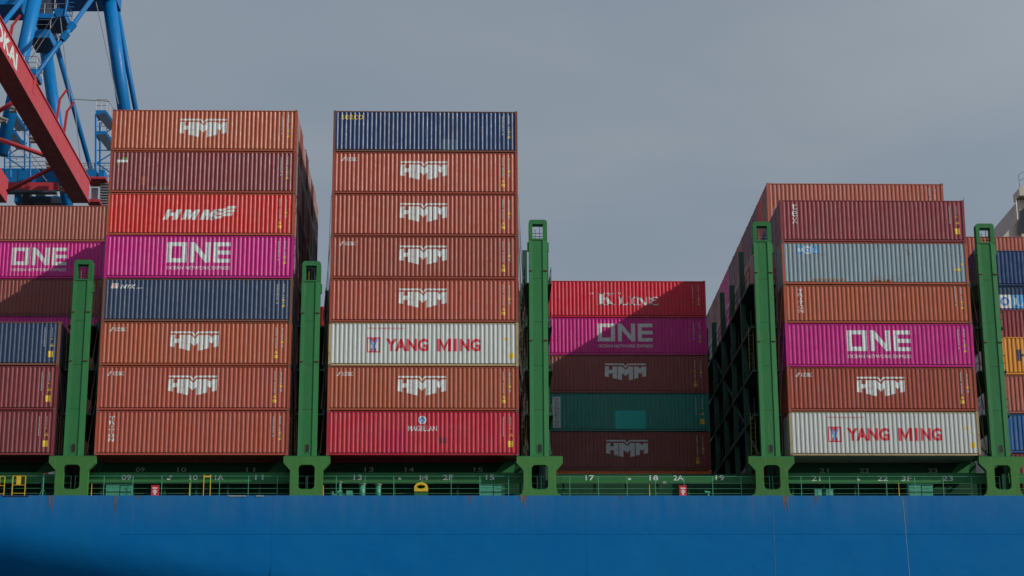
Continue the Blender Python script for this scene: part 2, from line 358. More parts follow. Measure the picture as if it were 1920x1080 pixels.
LOGO = {
 'crest': [('logo', conform(crest_logo(), 'logo'), WHITE)],
 'one': [('logo', conform(one_logo(), 'logo'), WHITE)],
 'italic': [('logo', conform(italic_logo(), 'logo'), WHITE)],
 'kobc': [('small_logo', conform(merge(text_geo('KOBC', .92, 1.62, 2.26, 2.52, .02), MB().flat([[(.55, 2.26), (.70, 2.26), (.84, 2.52), (.72, 2.52)]])), 'small_logo'), WHITE)],
 'triton': [('logo', conform(stacked('TRITON', 1.02, 2.50, .275, .34, .02), 'logo'), WHITE)],
 'triton_std': [('logo', conform(stacked('TRITON', 1.10, 2.30, .275, .34, .02), 'logo'), WHITE)],
 'tex': [('logo', conform(stacked('teX', .95, 2.62, .48, .34, .0), 'logo'), WHITE)],
 'seaco': [('logo', conform(text_geo('seaco', .52, 1.98, 2.27, 2.60, .004), 'logo'), YEL)],
 'nyk': [('logo', conform(merge(text_geo('NYK', 1.10, 2.10, 2.20, 2.48, .03, .3), text_geo('LINE', 2.14, 2.55, 2.20, 2.28, .02, .2), *[R_(.48 + .03*i, .95 + .02*i, 2.22 + .09*i, 2.28 + .09*i) for i in range(4)]), 'logo'), WHITE),
         ('logo_stripes', conform(merge(*[R_(.5 + .03*i, .96 + .02*i, 2.282 + .09*i, 2.308 + .09*i) for i in range(3)]), 'logo_stripes'), REDM)],
 'mol': [('logo_squares', conform(merge(R_(.98, 1.46, 2.10, 2.58), R_(1.94, 2.42, 2.10, 2.58)), 'logo_squares'), LBLUE), ('logo', conform(merge(R_(1.47, 1.93, 2.08, 2.60)), 'logo'), WHITE),
         ('logo_letters', conform(merge(sansM(1.05, 1.40, 2.2, 2.48, .08), text_geo('L', 2.06, 2.30, 2.2, 2.48, .02)), 'l', .010), WHITE), ('logo_letter', conform(text_geo('O', 1.54, 1.86, 2.18, 2.50, .06), 'l', .010), LBLUE)],
 'yang': [('logo', conform(merge(text_geo('YANG', 3.66, 6.40, .98, 1.82, .042), sansM(6.96, 7.86, .98, 1.82, .21), R_(8.03, 8.23, .98, 1.82), text_geo('NG', 8.40, 9.76, .98, 1.82, .042), MB().flat([[(2.46,.90),(3.32,.90),(3.32,1.90),(2.46,1.90)],[(2.54,.98),(2.54,1.82),(3.24,1.82),(3.24,.98)]]),
                 MB().flat([[(2.70,1.82),(3.08,1.82),(2.89,1.52)]]), MB().flat([[(2.72,.98),(2.72,1.14),(2.80,1.22),(2.84,.98)]]), MB().flat([[(3.06,.98),(3.06,1.14),(2.98,1.22),(2.94,.98)]]), text_geo('www.yangming.com', 2.46, 4.82, 2.42, 2.58, .0)), 'logo'), REDM),
          ('logo_emblem', conform(MB().flat([[(2.60,1.78),(2.70,1.80),(2.89,1.46),(3.08,1.80),(3.18,1.78),(2.97,1.34),(2.96,.99),(2.83,.99),(2.81,1.34)]]), 'logo_emblem'), BLUEM)],
 'kline': [('logo', conform(merge(serif('K', 4.00, 5.36, .98, 1.92, .34, .08), serif('LINE', 5.58, 8.70, .98, 1.62, .21, .085), *[R_(3.46 + .15*i, 3.53 + .15*i, 1.82, 1.96) for i in range(2)], *[R_(5.56 + .15*i, 5.63 + .15*i, 1.84, 1.96) for i in range(2)]), 'logo'), WHITE)],
 'magellan': [('logo', conform(merge(text_geo('MAGELLAN', 5.15, 6.98, 1.58, 1.92, .012), MB().flat([[(6.05 + .26*math.cos(t*.314), 2.30 + .27*math.sin(t*.314)) for t in range(20)], [(6.05 + .19*math.cos(t*.314), 2.30 + .20*math.sin(t*.314)) for t in range(20)]])), 'logo'), WHITE),
        ('logo_disc', conform(MB().flat([[(6.05 + .19*math.cos(t*.314), 2.30 + .20*math.sin(t*.314)) for t in range(20)]]), 'd'), BLUEM), ('logo_sail', conform(MB().flat([[(5.93, 2.18), (6.12, 2.18), (6.07, 2.44)]]), 'd', .012), WHITE),
        ('repaint_patch', conform(R_(3.55, 5.05, .20, 1.65), 'd', .003), PATCHR), ('dark_patch', conform(merge(R_(7.15, 7.32, .78, 1.16), R_(7.40, 7.55, .80, 1.16)), 'd', .003), PATCHK)],
 'dongfang': [('name_board', conform(R_(.58, 1.12, .26, 2.62), 'd'), WHITE), ('name_letters', conform(stacked('*DONGFANG', .85, 2.56, .250, .24, .0), 'd', .012), NAVYM), ('repaint_patch', conform(R_(5.15, 7.45, .20, 1.58), 'd', .003), PATCHT)],
 'cai': [('small_logo', conform(merge(R_(.45, 1.15, 2.10, 2.28)), 'd'), WHITE), ('logo_stripes', conform(merge(R_(.80, 1.15, 2.32, 2.44), R_(.42, .56, 1.98, 2.06)), 'd'), GREENM), ('repaint_patch', conform(merge(R_(2.05, 2.45, .55, 1.15)), 'd', .003), cm('brown')), ('dirt_smear', conform(merge(R_(2.8, 3.1, .2, .42), R_(3.35, 3.5, .2, .36), R_(3.62, 3.9, .2, .45)), 'd', .003), DIMD)],
 'hletter': [('logo', conform(text_geo('Hapag-Lloyd', 1.02, 8.6, .70, 1.72, .04), 'd'), NAVYM)],
 'molbig': [('logo_squares', conform(merge(R_(.55, 1.45, 1.02, 1.98), R_(2.37, 3.27, 1.02, 1.98)), 'd'), LBLUE), ('logo', conform(merge(R_(1.46, 2.36, 1.02, 1.98)), 'd'), WHITE),
        ('logo_letters', conform(merge(sansM(.68, 1.34, 1.20, 1.80, .15), serif('L', 2.5, 3.2, 1.20, 1.80, .2, .05)), 'd', .010), WHITE), ('logo_letter', conform(text_geo('O', 1.60, 2.22, 1.18, 1.84, .05), 'd', .010), BLUEM)],
 'rust': [('rust_stain', conform(merge(R_(1.9, 4.1, .26, .34), R_(1.5, 2.2, .19, .24), R_(5.9, 6.5, .20, .30), R_(6.7, 7.1, .19, .34), *[R_(2.0 + .27*i, 2.06 + .27*i, .34, .42 + .05*(i % 3)) for i in range(8)], *[R_(5.7+.28*i, 5.75+.28*i, .19, .40 + .08*((i*7) % 4)) for i in range(6)]), 'd', .003), RUSTM)],
 'navyfade': [('repaint_patch', conform(merge(R_(7.15, 8.25, .18, .90)), 'd', .003), PATCHN)],
 'crestR': [('logo', conform(crest_logo(1.35, 2.10, 3.1), 'd'), WHITE)],
}
ROWP = 2.5326; BAYP = 14.6936
OFF = {0: 0, 1: .06, 2: -.05, 3: 0, 4: 0, 5: 0}
def bx(b): return (b - 1) * BAYP + OFF[b]
ids = iter(range(10000))
def container(b, row, z, col, label, logos=(), idk=0, H=HC, dx=0, ends=None):
    t = thing('shipping_container', (bx(b) + dx, row * ROWP, z), label, 'container', 'shipping containers stacked on the deck')
    g = GEO[H]; m = cm(col); em = cm(ends) if ends else m
    for key, nm in (('side', 'side_panel'), ('frame', 'frame'), ('roof', 'roof'), ('back', 'side_panel'), ('end', 'end_panel')):
        obj(nm, g[key], em if key == 'frame' else m, t)
    for key in ('d1', 'd2'):
        d = obj('door', g[key], m, t)
        if key == 'd1': obj('lock_rods', g['rods'], STEEL, d)
    for x in (0, LEN - .178):
        for zz in (0, H - .118):
            o = obj('corner_casting', CASTM, CAST if random.random() < .6 else em, t); o.location = (x, -.001, zz)
    for lg in logos:
        for nm, me, ma in LOGO[lg]: obj(nm, me, ma, t)
    if idk is not None:
        for me, ma, nm in zip(IDM[idk], (DIMW, YEL), ('identity_marking', 'warning_marking')): obj(nm, me, ma, t)
    return t
def simple(b, row, z, col, label, H=HC):
    o = obj('shipping_container', GEO[H]['all'], cm(col)); o.location = (bx(b), row * ROWP, z)
    return tag(o, label, 'container', 'shipping containers stacked on the deck')
ORD = ['first', 'second', 'third', 'fourth', 'fifth', 'sixth', 'seventh', 'eighth', 'ninth', 'tenth', 'eleventh', 'twelfth', 'thirteenth', 'fourteenth', 'fifteenth', 'sixteenth', 'seventeenth']

# ------------------------------------------------------------------ water
wm = plain('harbour_water', (.02, .05, .055), .12)
tag(MB().quad((-2000, -1500, -27.5), (2000, -1500, -27.5), (2000, 3000, -27.5), (-2000, 3000, -27.5)).build('water', wm), 'dark harbour water below the ship', None, kind='structure')
tag(MB().box(-900, 58, -29, 900, 700, -24).build('quay_ground', plain('quay_asphalt', (.05, .05, .05), .9)), 'concrete container quay beyond the ship', None, kind='structure')

# ------------------------------------------------------------------ the ship
ship = thing('container_ship', (0, 0, -2.6), 'large blue hulled container ship with green deck fittings and lashing bridges', 'ship')
ship.location = (0, 0, 0)
ZD = at(960, 929, -.12).z           # top edge of the hull
# hull: plating with a flare that falls away towards the bow (left) low down
hm = bpy.data.materials.new('hull_blue'); hm.use_nodes = True
n = hm.node_tree.nodes; l = hm.node_tree.links; b = n['Principled BSDF']; b.inputs['Roughness'].default_value = .5; b.inputs['Specular IOR Level'].default_value = .08
tcn = n.new('ShaderNodeTexCoord')
def nz(scale, s3, det=5, ro=.6):
    mp = n.new('ShaderNodeMapping'); mp.inputs['Scale'].default_value = s3; no = n.new('ShaderNodeTexNoise'); no.inputs['Scale'].default_value = scale; no.inputs['Detail'].default_value = det; no.inputs['Roughness'].default_value = ro
    l.new(tcn.outputs['Object'], mp.inputs[0]); l.new(mp.outputs[0], no.inputs[0]); return no.outputs[0]
def mr(src, a, b_, c, d):
    x = n.new('ShaderNodeMapRange'); x.inputs[1].default_value = a; x.inputs[2].default_value = b_; x.inputs[3].default_value = c; x.inputs[4].default_value = d; l.new(src, x.inputs[0]); return x.outputs[0]
def mxx(fac, a, b_):
    x = n.new('ShaderNodeMix'); x.data_type = 'RGBA'; l.new(fac, x.inputs[0])
    for k, v in ((6, a), (7, b_)):
        if isinstance(v, tuple): x.inputs[k].default_value = (*v, 1)
        else: l.new(v, x.inputs[k])
    return x.outputs[2]
def mul(a, b_):
    x = n.new('ShaderNodeMath'); x.operation = 'MULTIPLY'; l.new(a, x.inputs[0]); l.new(b_, x.inputs[1]); return x.outputs[0]
sep = n.new('ShaderNodeSeparateXYZ'); l.new(tcn.outputs['Object'], sep.inputs[0])
c = mxx(mr(nz(.25, (1, 1, 1.2)), .35, .7, 0, 1), (.001, .112, .325), (.002, .126, .335))
c = mxx(mr(nz(.5, (1.6, 1, .35)), .5, .8, 0, .5), c, (.004, .120, .26))
near = mr(sep.outputs['Z'], ZD - 2.3, ZD - .1, 0, 1)                       # salt and chalking below the sheer strake
c = mxx(mul(near, mr(nz(.9, (1.4, 1, .18), 5, .7), .34, .74, .10, .62)), c, (.055, .150, .30))
c = mxx(mul(mr(sep.outputs['Z'], ZD - 2.6, ZD, 0, 1), mr(nz(.8, (2.6, 1, .05), 3, .5), .64, .74, 0, .62)), c, (.11, .11, .13))
l.new(c, b.inputs['Base Color']); l.new(mr(nz(1.5, (1, 1, 1)), .3, .7, .40, .60), b.inputs['Roughness'])
bp = n.new('ShaderNodeBump'); bp.inputs['Strength'].default_value = .5; bp.inputs['Distance'].default_value = .10; l.new(nz(.35, (1, 1, 1.4), 2), bp.inputs['Height']); l.new(bp.outputs[0], b.inputs['Normal'])
mb = MB(); NX, NZ = 120, 44; X0, X1 = -70, 150
def hy(x, z):
    s = max(0, (ZD - 1.45 - z) - (x + 7) * .175)
    return -.12 + (.15 * s * s if s < 3.5 else 1.8375 + 1.05 * (s - 3.5) if s < 9 else 7.6125 + .3 * (s - 9))
for i in range(NX + 1):
    for j in range(NZ + 1):
        x = X0 + (X1 - X0) * i / NX; z = -27.9 + (ZD + 27.9) * (j / NZ); mb.v.append((x, hy(x, z), z))
for i in range(NX):
    for j in range(NZ):
        k = i * (NZ + 1) + j; mb.f.append((k, k + NZ + 1, k + NZ + 2, k + 1))
hull = mb.build('hull', hm, ship, True)
mb = MB()   # weld seams and a rubbing line
zs = at(960, 1001, -.12).z
for zz in (zs,): mb.box(2, hy(0, zz) - .012, zz - .018, X1, hy(0, zz) + .05, zz + .018)
mb.build('weld_seam', hm, ship)
for px in (512, 1098):
    p = at(px, 930, -.12); MB().box(p.x - .01, -.127, zs - 4, p.x + .01, -.1, ZD - .02).build('plate_seam', hm, ship)
p = at(1448, 930, -.12); MB().box(p.x - .014, -.130, ZD - 9, p.x + .014, -.1, ZD - .02).build('plate_seam', plain('pale_seam', (.05, .17, .32)), ship)
p = at(1692, 930, -.12); MB().quad((p.x, -.128, ZD - .05), (p.x + .035, -.128, ZD - .05), (p.x + .285, -.128, ZD - 9), (p.x + .25, -.128, ZD - 9)).build('drain_line', plain('pale_line', (.10, .26, .40)), ship)
RS = plain('rust_run', (.13, .10, .09))
for px, w_, h_ in ((94, .22, 1.5), (218, .10, 2.0), (261, .09, .5), (880, .14, .7), (1165, .06, .4), (986, .30, .9), (1472, .22, 1.2), (1530, .10, .8)):
    p = at(px, 930, -.12); m_ = MB(); rr = random.Random(px)
    for k in range(5):
        ox = rr.uniform(-w_, w_); ww = w_ * rr.uniform(.12, .35); hh = h_ * rr.uniform(.35, .9)
        m_.quad((p.x+ox-ww, -.126-.001*k, ZD - .004), (p.x+ox+ww, -.126-.001*k, ZD - .004), (p.x+ox+ww*.15, -.126-.001*k, ZD - hh), (p.x+ox-ww*.1, -.126-.001*k, ZD - hh))
    m_.build('rust_run', RS, hull)
MB().box(at(188, 929, -.12).x + .0, -.125, ZD, at(188, 929, -.12).x + .01, -.10, ZD + .01)
for a, b_, mm in ((5, 54, NAVYM), (428, 461, DIMW), (480, 495, DIMW)):
    MB().box(at(a, 929, -.12).x, -.16, ZD - .07, at(b_, 929, -.12).x, -.1, ZD - .015).build('sheer_plate', mm, hull)
# deck, hatch side, girders
MB().box(X0, -.1, ZD - .3, X1, 54, ZD - .2).build('deck', DGREEN, ship)
MB().box(X0, 54, -28, X1, 54.3, ZD).build('hull', hm, ship)
YG = 1.12
zg0 = at(960, 903, YG).z; zg1 = at(960, 886, YG).z; zgL = at(960, 894, YG).z
YH = 2.7
zh0, zh1 = at(960, 889, YH).z, at(960, 866, YH).z
for bay in range(0, 6):
    x0 = bx(bay) - .55; x1 = bx(bay) + LEN + .55
    g = MB().box(x0, YG, zg0, x1, YG + .35, zgL + (0 if bay != 3 else .0)).build('side_girder', GREEN, ship)
    MB().box(x0, YG + .05, zgL - .01, x1, YG + .30, zg1 - (.21 if bay == 3 else 0)).build('girder_web', GREEN, g)
    for k in range(7):
        xx = x0 + .8 + k * 2.0; MB().box(xx, YG + .36, ZD - .2, xx + .12, YG + .6, zg0 + .1).build('girder_leg', DGREEN, g)
    MB().box(x0, YG - .02, zg0 - .06, x1, YG + .37, zg0 - .004).build('girder_flange', GREEN2, g)
    # hatch block inboard
    top = -.06 if bay != 3 else zg1 - .15
    h = MB().box(x0, YH, ZD - .2, x1, 52, zh0 + .02).build('hatch_coaming', DGREEN, ship)
    if bay != 3:
        MB().box(x0 + .2, YH + .1, zh0 + .03, x1 - .2, 52, zh1).build('hatch_cover', DGREEN, h)
        MB().box(x0 + .5, YH + 1.2, zh1 + .01, x1 - .5, 52, -.05).build('hatch_top', DGREEN, h)
    else:
        MB().box(x0 + .2, 19.5, zh0 + .03, x1 - .2, 52, -.05).build('hatch_cover', DGREEN, h)
    if bay not in (3,):
        for xe, sg in ((x1 - .6, -1), ):   # outboard bracket plates under the stack
            MB().prism([[(xe - 1.6, zg1), (xe - .3, zg1 + .02), (xe, zh1 + .5), (xe - .2, zh1 + .55)]], YH - .5, YH - .4).build('bracket', GREEN, h)
    # numbers
TXT = {1: [('09', 237), ('10', 363), ('1A', 411), ('11', 486)], 2: [('13', 671), ('14', 795), ('2F', 840), ('15', 919)], 3: [('17', 1106), ('18', 1226), ('2A', 1272), ('19', 1350)], 4: [('21', 1530), ('22', 1655), ('3F', 1700), ('23', 1777)]}
TXU = {1: [('09', 263), ('10', 341), ('11', 470)], 2: [('13', 692), ('14', 768), ('15', 897)], 4: [('21', 1545), ('22', 1621), ('23', 1749)]}
girders = [o for o in ship.children if o.name.startswith('side_girder')]; hatches = [o for o in ship.children if o.name.startswith('hatch_coaming')]
def number(t, px, py, Y, hpx, wpx, mat, parent):
    a = at(px - wpx/2, py + hpx/2, Y); b_ = at(px + wpx/2, py - hpx/2, Y)
    g = text_geo(t, a.x, b_.x, a.z, b_.z, .010); g.v = [(x, Y, z) for x, y, z in g.v]; g.build('bay_number', mat, parent)
for bay in TXT:
    for t, px in TXT[bay]: number(t, px, 895 + (1 if bay > 2 else 0) + (1 if bay > 3 else 0), YG - .006 if True else 0, 9.5, 19 if '1' not in t else 16, WHITE, girders[bay])
for bay in TXU:
    for t, px in TXU[bay]: number(t, px, 880.5 + (2 if bay > 3 else 0), YH + .1 - .006, 8.5, 17, DIMW, hatches[bay])
for px, py, w_ in ((313, 898, 6), (317, 893, 6), (747, 897, 5), (1178, 898, 5), (1243, 904, 6), (1607, 899, 5)):
    a = at(px, py, YG - .01); MB().box(a.x, YG - .02, a.z - .07, a.x + w_ / 29.5, YG - .004, a.z + .05).build('small_notice', WHITE, girders[1 if px < 400 else 2 if px < 800 else 3 if px < 1300 else 4])
# lashing bridges
def lashing_bridge(bay, top_px, rows=20):
    xc = bx(bay) - OFF[bay] - (BAYP - LEN) / 2
    zt = at(960, top_px, -.05).z; zb = at(960, 856.5, -.1).z
    B = bpy.data.objects.new('lashing_bridge', None); C.objects.link(B); B.parent = ship; B.location = (0, 0, 0)
    # pedestal with rounded opening
    zc1 = at(960, 868, -.1).z; zc2 = at(960, 882, -.1).z; w1, w2 = 1.46, 1.03
    outer = [(xc - w1, zb), (xc - w1, zc1), (xc - w2, zc2), (xc - w2, ZD + .5), (xc - w2 + (.02 if bay < 3 else -.10), ZD + .12), (xc - w2 - (.0 if bay < 3 else .32), ZD), (xc + w2 + (.0 if bay < 3 else .32), ZD), (xc + w2 + (0 if bay < 3 else .10), ZD + .12), (xc + w2, ZD + .5), (xc + w2, zc2), (xc + w1, zc1), (xc + w1, zb)]
    hz0, hz1 = at(960, 917.5, -.1).z, at(960, 871.5, -.1).z
    ho = rounded(xc - .52, hz0, xc + .52, hz1, .26)
    MB().prism([outer, ho[::-1]], -.118, .30).build('pedestal', GREEN2, B)
    MB().box(xc - w1 + .01, -.10, zb + .002, xc + w1 - .01, 1.2, zb + .05).build('pedestal_top', GREEN, B)
    # front tower: channel profile with a window at the top
    hw = .60; z0 = zb + .052; zw = zt - 1.38
    prof = [(-hw, .45), (-hw, -.075), (-.34, -.045), (.30, -.045), (.30, -.095), (hw, -.05), (hw, .45)]
    m = MB()
    k = len(m.v)
    for x, y in prof: m.v += [(xc + x, y, z0), (xc + x, y, zw)]
    nn = len(prof)
    for i in range(nn): j = (i + 1) % nn; m.f.append((k+2*i, k+2*j, k+2*j+1, k+2*i+1))
    m.f.append(tuple(k+2*i+1 for i in range(nn)))
    m.build('tower', GREEN, B)
    top = [(xc - hw, zw + .002), (xc + hw, zw + .002), (xc + hw, zt - .16), (xc + hw - .05, zt - .05), (xc + hw - .16, zt), (xc - hw + .16, zt), (xc - hw + .05, zt - .05), (xc - hw, zt - .16)]
    hole = [(xc - .36, zw + .10), (xc - .36, zt - .30), (xc + .33, zt - .30), (xc + .33, zw + .10)]
    MB().prism([top, hole], -.085, .45).build('tower_head', GREEN, B)
    for s_ in (-1, 1): MB().box(xc + s_ * (hw + .05) - .05, -.02, zw - .75, xc + s_ * (hw + .05) + .05, .2, zw - .15).build('lug', GREEN, B)
    sl_ = at(960, 841, -.05).z; m = MB().prism([rounded(xc - .13, sl_ - .27, xc + .13, sl_ + .27, .12)], -.047, -.03); m.build('manhole', BLACK, B)  # flat black plate: the oval hole's inner darkness is put into its colour
    m = MB().prism([rounded(xc - .16, sl_ - .31, xc + .16, sl_ + .31, .14), rounded(xc - .125, sl_ - .265, xc + .125, sl_ + .265, .115)[::-1]], -.062, -.044); m.build('manhole_rim', GREEN2, B)
    m = MB()
    zz = z0 + 3.0
    while zz < zw: m.box(xc - .335, -.049, zz, xc + .295, -.04, zz + .025); zz += 2.9
    m.build('joint_strap', DGREEN, B)
    for zz in ((zw + z0) / 2 + .4, zw - 2.1):
        MB().box(xc - hw - .03, -.13, zz, xc - hw + .22, -.06, zz + .05).build('clip', CAST, B); MB().box(xc + hw - .25, -.15, zz, xc + hw + .02, -.08, zz + .05).build('clip', CAST, B)
    MB().box(xc - .34, .0, zt - .46, xc + .31, .04, zt - .43).box(xc - .34, .3, zw + .55, xc + .31, .33, zw + .58).box(xc - .34, .3, zw + .33, xc + .31, .33, zw + .36).box(xc + .12, .3, zw + .1, xc + .15, .33, zt - .3).build('head_rail', STRUT, B)
    MB().box(xc - .2, .2, zw + .1, xc - .15, .25, zw + .8).build('grab_bar', YEL, B)
    # transverse structure behind: struts every two rows, platforms, rails, cross bracing
    levels = [zb + i * TP for i in range(1, 4 if zt < 14 else 5)]
    n_ = 10
    zs_ = zt - 1.5
    for i in range(1, n_ + 1):
        Y = i * 2 * ROWP - .15
        for s_ in (-1, 1): MB().box(xc + s_ * .72 - .16, Y - .17, ZD - .2, xc + s_ * .72 + .16, Y + .17, zs_ + (.9 if i % 2 else 0)).build('strut', STRUT, B)
    for z in levels:
        P = MB().box(xc - .85, .5, z - .10, xc + .85, 50.6, z).build('platform', STRUT, B)
        m = MB()
        for s_ in (-1, 1):
            for hh in (.55, 1.05): m.tube((xc + s_ * .86, .5, z + hh), (xc + s_ * .86, 50.6, z + hh), .022, 5)
            for i in range(26): m.tube((xc + s_ * .86, .5 + i * 2, z), (xc + s_ * .86, .5 + i * 2, z + 1.05), .022, 5)
        m.build('guard_rail', STRUT, P)
        MB().box(xc - .9, .46, z - .14, xc - .86, 50.6, z + .02).build('toe_plate', STRUT, P); MB().box(xc + .86, .46, z - .14, xc + .9, 50.6, z + .02).build('toe_plate', STRUT, P)
    for i in range(0, 9):
        ya = .3 + i * 2 * ROWP; yb_ = ya + 2 * ROWP - .4
        for s_ in (-1, 1):
            z = levels[i % len(levels)] - TP + .2
            MB().bar((xc + s_ * .72, ya, z), (xc + s_ * .72, yb_, z + TP - .5), .12).build('brace', STRUT, B)
    # yellow access ladder up the inner side
    for k2, z in enumerate([zb] + levels[1:2]):
        m = MB(); xx = xc - 1.02 if k2 % 2 else xc - 1.10
        for d in (0, .3): m.box(xx + d, .91, z, xx + d + .03, .94, z + TP + .2)
        for i in range(9): m.box(xx, .92, z + .3 * (i + 1), xx + .32, .935, z + .3 * (i + 1) + .015)
        m.build('ladder', YELD, B)
    return B
for bay, tp in ((1, 490), (2, 491), (3, 412), (4, 414), (5, 416)): lashing_bridge(bay, tp)
# fence on the sheer strake, one panel run per bay
for bay in range(0, 6):
    x0 = bx(bay) - 1.2; x1 = bx(bay) + LEN + 1.2
    Rl = MB()
    zt = at(960, 893, .36).z
    for zz in (zt, ZD + (zt - ZD) * .66, ZD + (zt - ZD) * .40, ZD + (zt - ZD) * .16): Rl.tube((x0, .36, zz), (x1, .36, zz), .010 if zz < zt else .014, 6)
    ro = Rl.build('railing', RAILM, ship)
    for k in range(9):
        xx = x0 + .05 + k * (x1 - x0 - .1) / 8; MB().bar((xx, .36, ZD - .25), (xx, .36, zt + .01), .032).build('rail_post', RAILM, ro)
# deckhouse far right
DH = bpy.data.objects.new('deckhouse', None); C.objects.link(DH); DH.parent = ship
a = at(1910, 372, 20); zdh = a.z; xdh = a.x
MB().box(xdh, 20, ZD, xdh + 13, 46, at(1904, 374, 20).z).build('accommodation_block', BEIGE, DH)
w0, w1 = at(1909, 437, 20), at(1930, 385, 20)
MB().prism([[(w0.x, w0.z), (w1.x, w0.z), (w1.x, w1.z), (w0.x + .25, w1.z - .45)]], 19.95, 20.0).build('window', GLASS, DH)
m = MB().prism([[(at(1878, 446, 20).x, at(1878, 446, 20).z), (xdh + .01, at(1903, 446, 20).z), (xdh + .01, at(1903, 408, 20).z)]], 20.3, 22.5).build('wing_bracket', BEIGE, DH)
MB().box(xdh - .12, 19.3, zdh, xdh + 13, 21, zdh + .6).build('bridge_wing', BEIGE, DH)
m = MB().prism([[(xdh - .1, zdh + .62), (xdh + 5, zdh + .62), (xdh + 5, zdh + 3.2)]], 19.4, 19.6)
m.build('wing_parapet', BEIGE, DH)
m = MB()
for k in range(8):
    m.tube((xdh + k * .5, 19.5, zdh + .6 + k * .26), (xdh + k * .5, 19.5, zdh + 1.75 + k * .30), .03, 6)
m.tube((xdh, 19.5, zdh + 1.75), (xdh + 4, 19.5, zdh + 1.75 + 8 * .30), .03, 6); m.tube((xdh, 19.5, zdh + 1.25), (xdh + 4, 19.5, zdh + 1.25 + 8 * .28), .025, 6)
m.build('wing_rail', plain('grey_rail', (.25, .27, .3)), DH)
MB().tube((xdh - .35, 19.6, at(1900, 412, 19.6).z), (xdh - .35, 19.6, zdh + .1), .06, 8).build('pipe', BEIGE, DH)

# ------------------------------------------------------------------ containers at the front of the stacks
HM = 'with white block letters'
B1 = [('brown', ['triton'], 1, 'brick brown container with small stacked vertical white word, bottom of the left tall stack', None),
      ('brown', ['crest', 'kobc'], 0, f'brown container {HM}, second from bottom in the left tall stack', None),
      ('orange brown', ['crest', 'kobc'], 0, f'orange brown container {HM}, directly below the navy container on the left', None),
      ('slate', ['nyk'], 1, 'dusty dark blue container with small white letters, below a magenta one in left stack', 'rust brown'),
      ('magenta', ['one'], 1, 'magenta container with big white angular word, between red and blue in left tall stack', None),
      ('vermilion', ['italic'], 0, 'bright red container with slanted white letters and waving flag mark', 'orange brown'),
      ('wine', ['cai'], 1, 'plain wine red container with tiny pale mark, second from top of the left stack', 'brown'),
      ('orange brown', ['crest'], 1, f'brown container {HM}, topmost of the left tall stack', None)]
for i, (c_, lg, k, lb, e) in enumerate(B1): container(1, 0, i * TP, c_, lb, lg, k, ends=e)
B2 = [('magellan red', ['magellan'], 2, 'faded red container with round blue emblem and a redder square patch, at stack bottom', None),
      ('orange brown', ['crest', 'kobc'], 0, f'brown container {HM}, directly below the rusty white one in the middle stack', None),
      ('white', ['yang'], 3, 'white rust-edged container with red lettering in the middle of the central stack', 'cream'),
      ('brown', ['crest'], 0, f'brown container {HM}, resting directly on the white container in the middle', None),
      ('brown', ['crest', 'kobc'], 0, f'brown container {HM}, fifth from the bottom of the middle stack', None),
      ('brown', ['crest'], 0, f'brown container {HM}, third from the top of the middle stack', None),
      ('brown', ['crest', 'kobc'], 0, f'brown container {HM}, directly below the navy container topping the middle stack', None),
      ('navy', ['seaco', 'navyfade'], 1, 'navy container with small yellow lettering, topmost of the middle stack', 'rust brown')]
for i, (c_, lg, k, lb, e) in enumerate(B2): container(2, 0, i * TP, c_, lb, lg, k, ends=e)
B3 = [('orange', [], None, 'orange container just showing above the green girder, bottom of the low set-back stack'),
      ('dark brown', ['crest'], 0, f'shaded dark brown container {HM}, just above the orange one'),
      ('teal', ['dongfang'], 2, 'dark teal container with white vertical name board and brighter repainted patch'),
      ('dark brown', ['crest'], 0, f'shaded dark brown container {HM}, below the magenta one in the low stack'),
      ('magenta', ['one'], 1, 'half shaded magenta container with white angular word, under the crimson one'),
      ('crimson', ['kline'], 1, 'crimson container with white serif lettering, top of the low set-back stack')]
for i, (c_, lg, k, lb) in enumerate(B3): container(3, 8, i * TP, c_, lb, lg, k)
Z4 = [0, TP, 2*TP, 3*TP, 3*TP + 2.616, 4*TP + 2.616, 5*TP + 2.616]
B4 = [('white', ['yang'], 3, HC, 'cleaner white container with red lettering, bottom of the right stack', 'cream'),
      ('brown', ['crest', 'kobc'], 0, HC, f'brown container {HM}, directly on the white one in the right stack', None),
      ('magenta', ['one'], 1, HC, 'bright magenta container with white angular word in the right stack', None),
      ('orange brown', ['triton_std'], 1, STD, 'lower orange brown container with stacked vertical white word, under the pale grey one', None),
      ('grey', ['mol', 'rust'], 4, HC, 'pale grey rust-streaked container with blue and white square logo', 'orange brown'),
      ('wine', ['tex'], 2, HC, 'wine red container with stacked white letters, on the pale grey one at right', None)]
for i, (c_, lg, k, H, lb, e) in enumerate(B4): container(4, 0, Z4[i], c_, lb, lg, k, H, ends=e)
container(4, 2, Z4[6], 'salmon', 'salmon container peeking above and behind the wine red top of the right stack', [], 0)
B0 = [('wine', 2, 'wine red container with yellow square mark, bottom of the far left front stack', None),
      ('wine', 2, 'wine red container with yellow square mark, middle of the far left front stack', None),
      ('slate', 2, 'faded blue container with rusty corner post, top of the far left front stack', 'rust brown')]
for i, (c_, k, lb, e) in enumerate(B0): container(0, 0, i * TP, c_, lb, [], k, ends=e)
B0b = {4: ('magenta', [], 'magenta container edge just above the faded blue one at far left'),
       5: ('dark brown', [], 'dark maroon container crossed by a diagonal shadow, below the magenta one at far left'),
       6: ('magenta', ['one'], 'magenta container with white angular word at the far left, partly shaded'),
       7: ('salmon', [], 'plain salmon container at far left, under the red crane boom')}
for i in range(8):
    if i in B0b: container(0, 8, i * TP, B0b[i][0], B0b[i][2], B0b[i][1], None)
    else: simple(0, 8, i * TP, 'wine', f'plain wine container low in the set-back far left stack, {ORD[i]} tier from bottom')
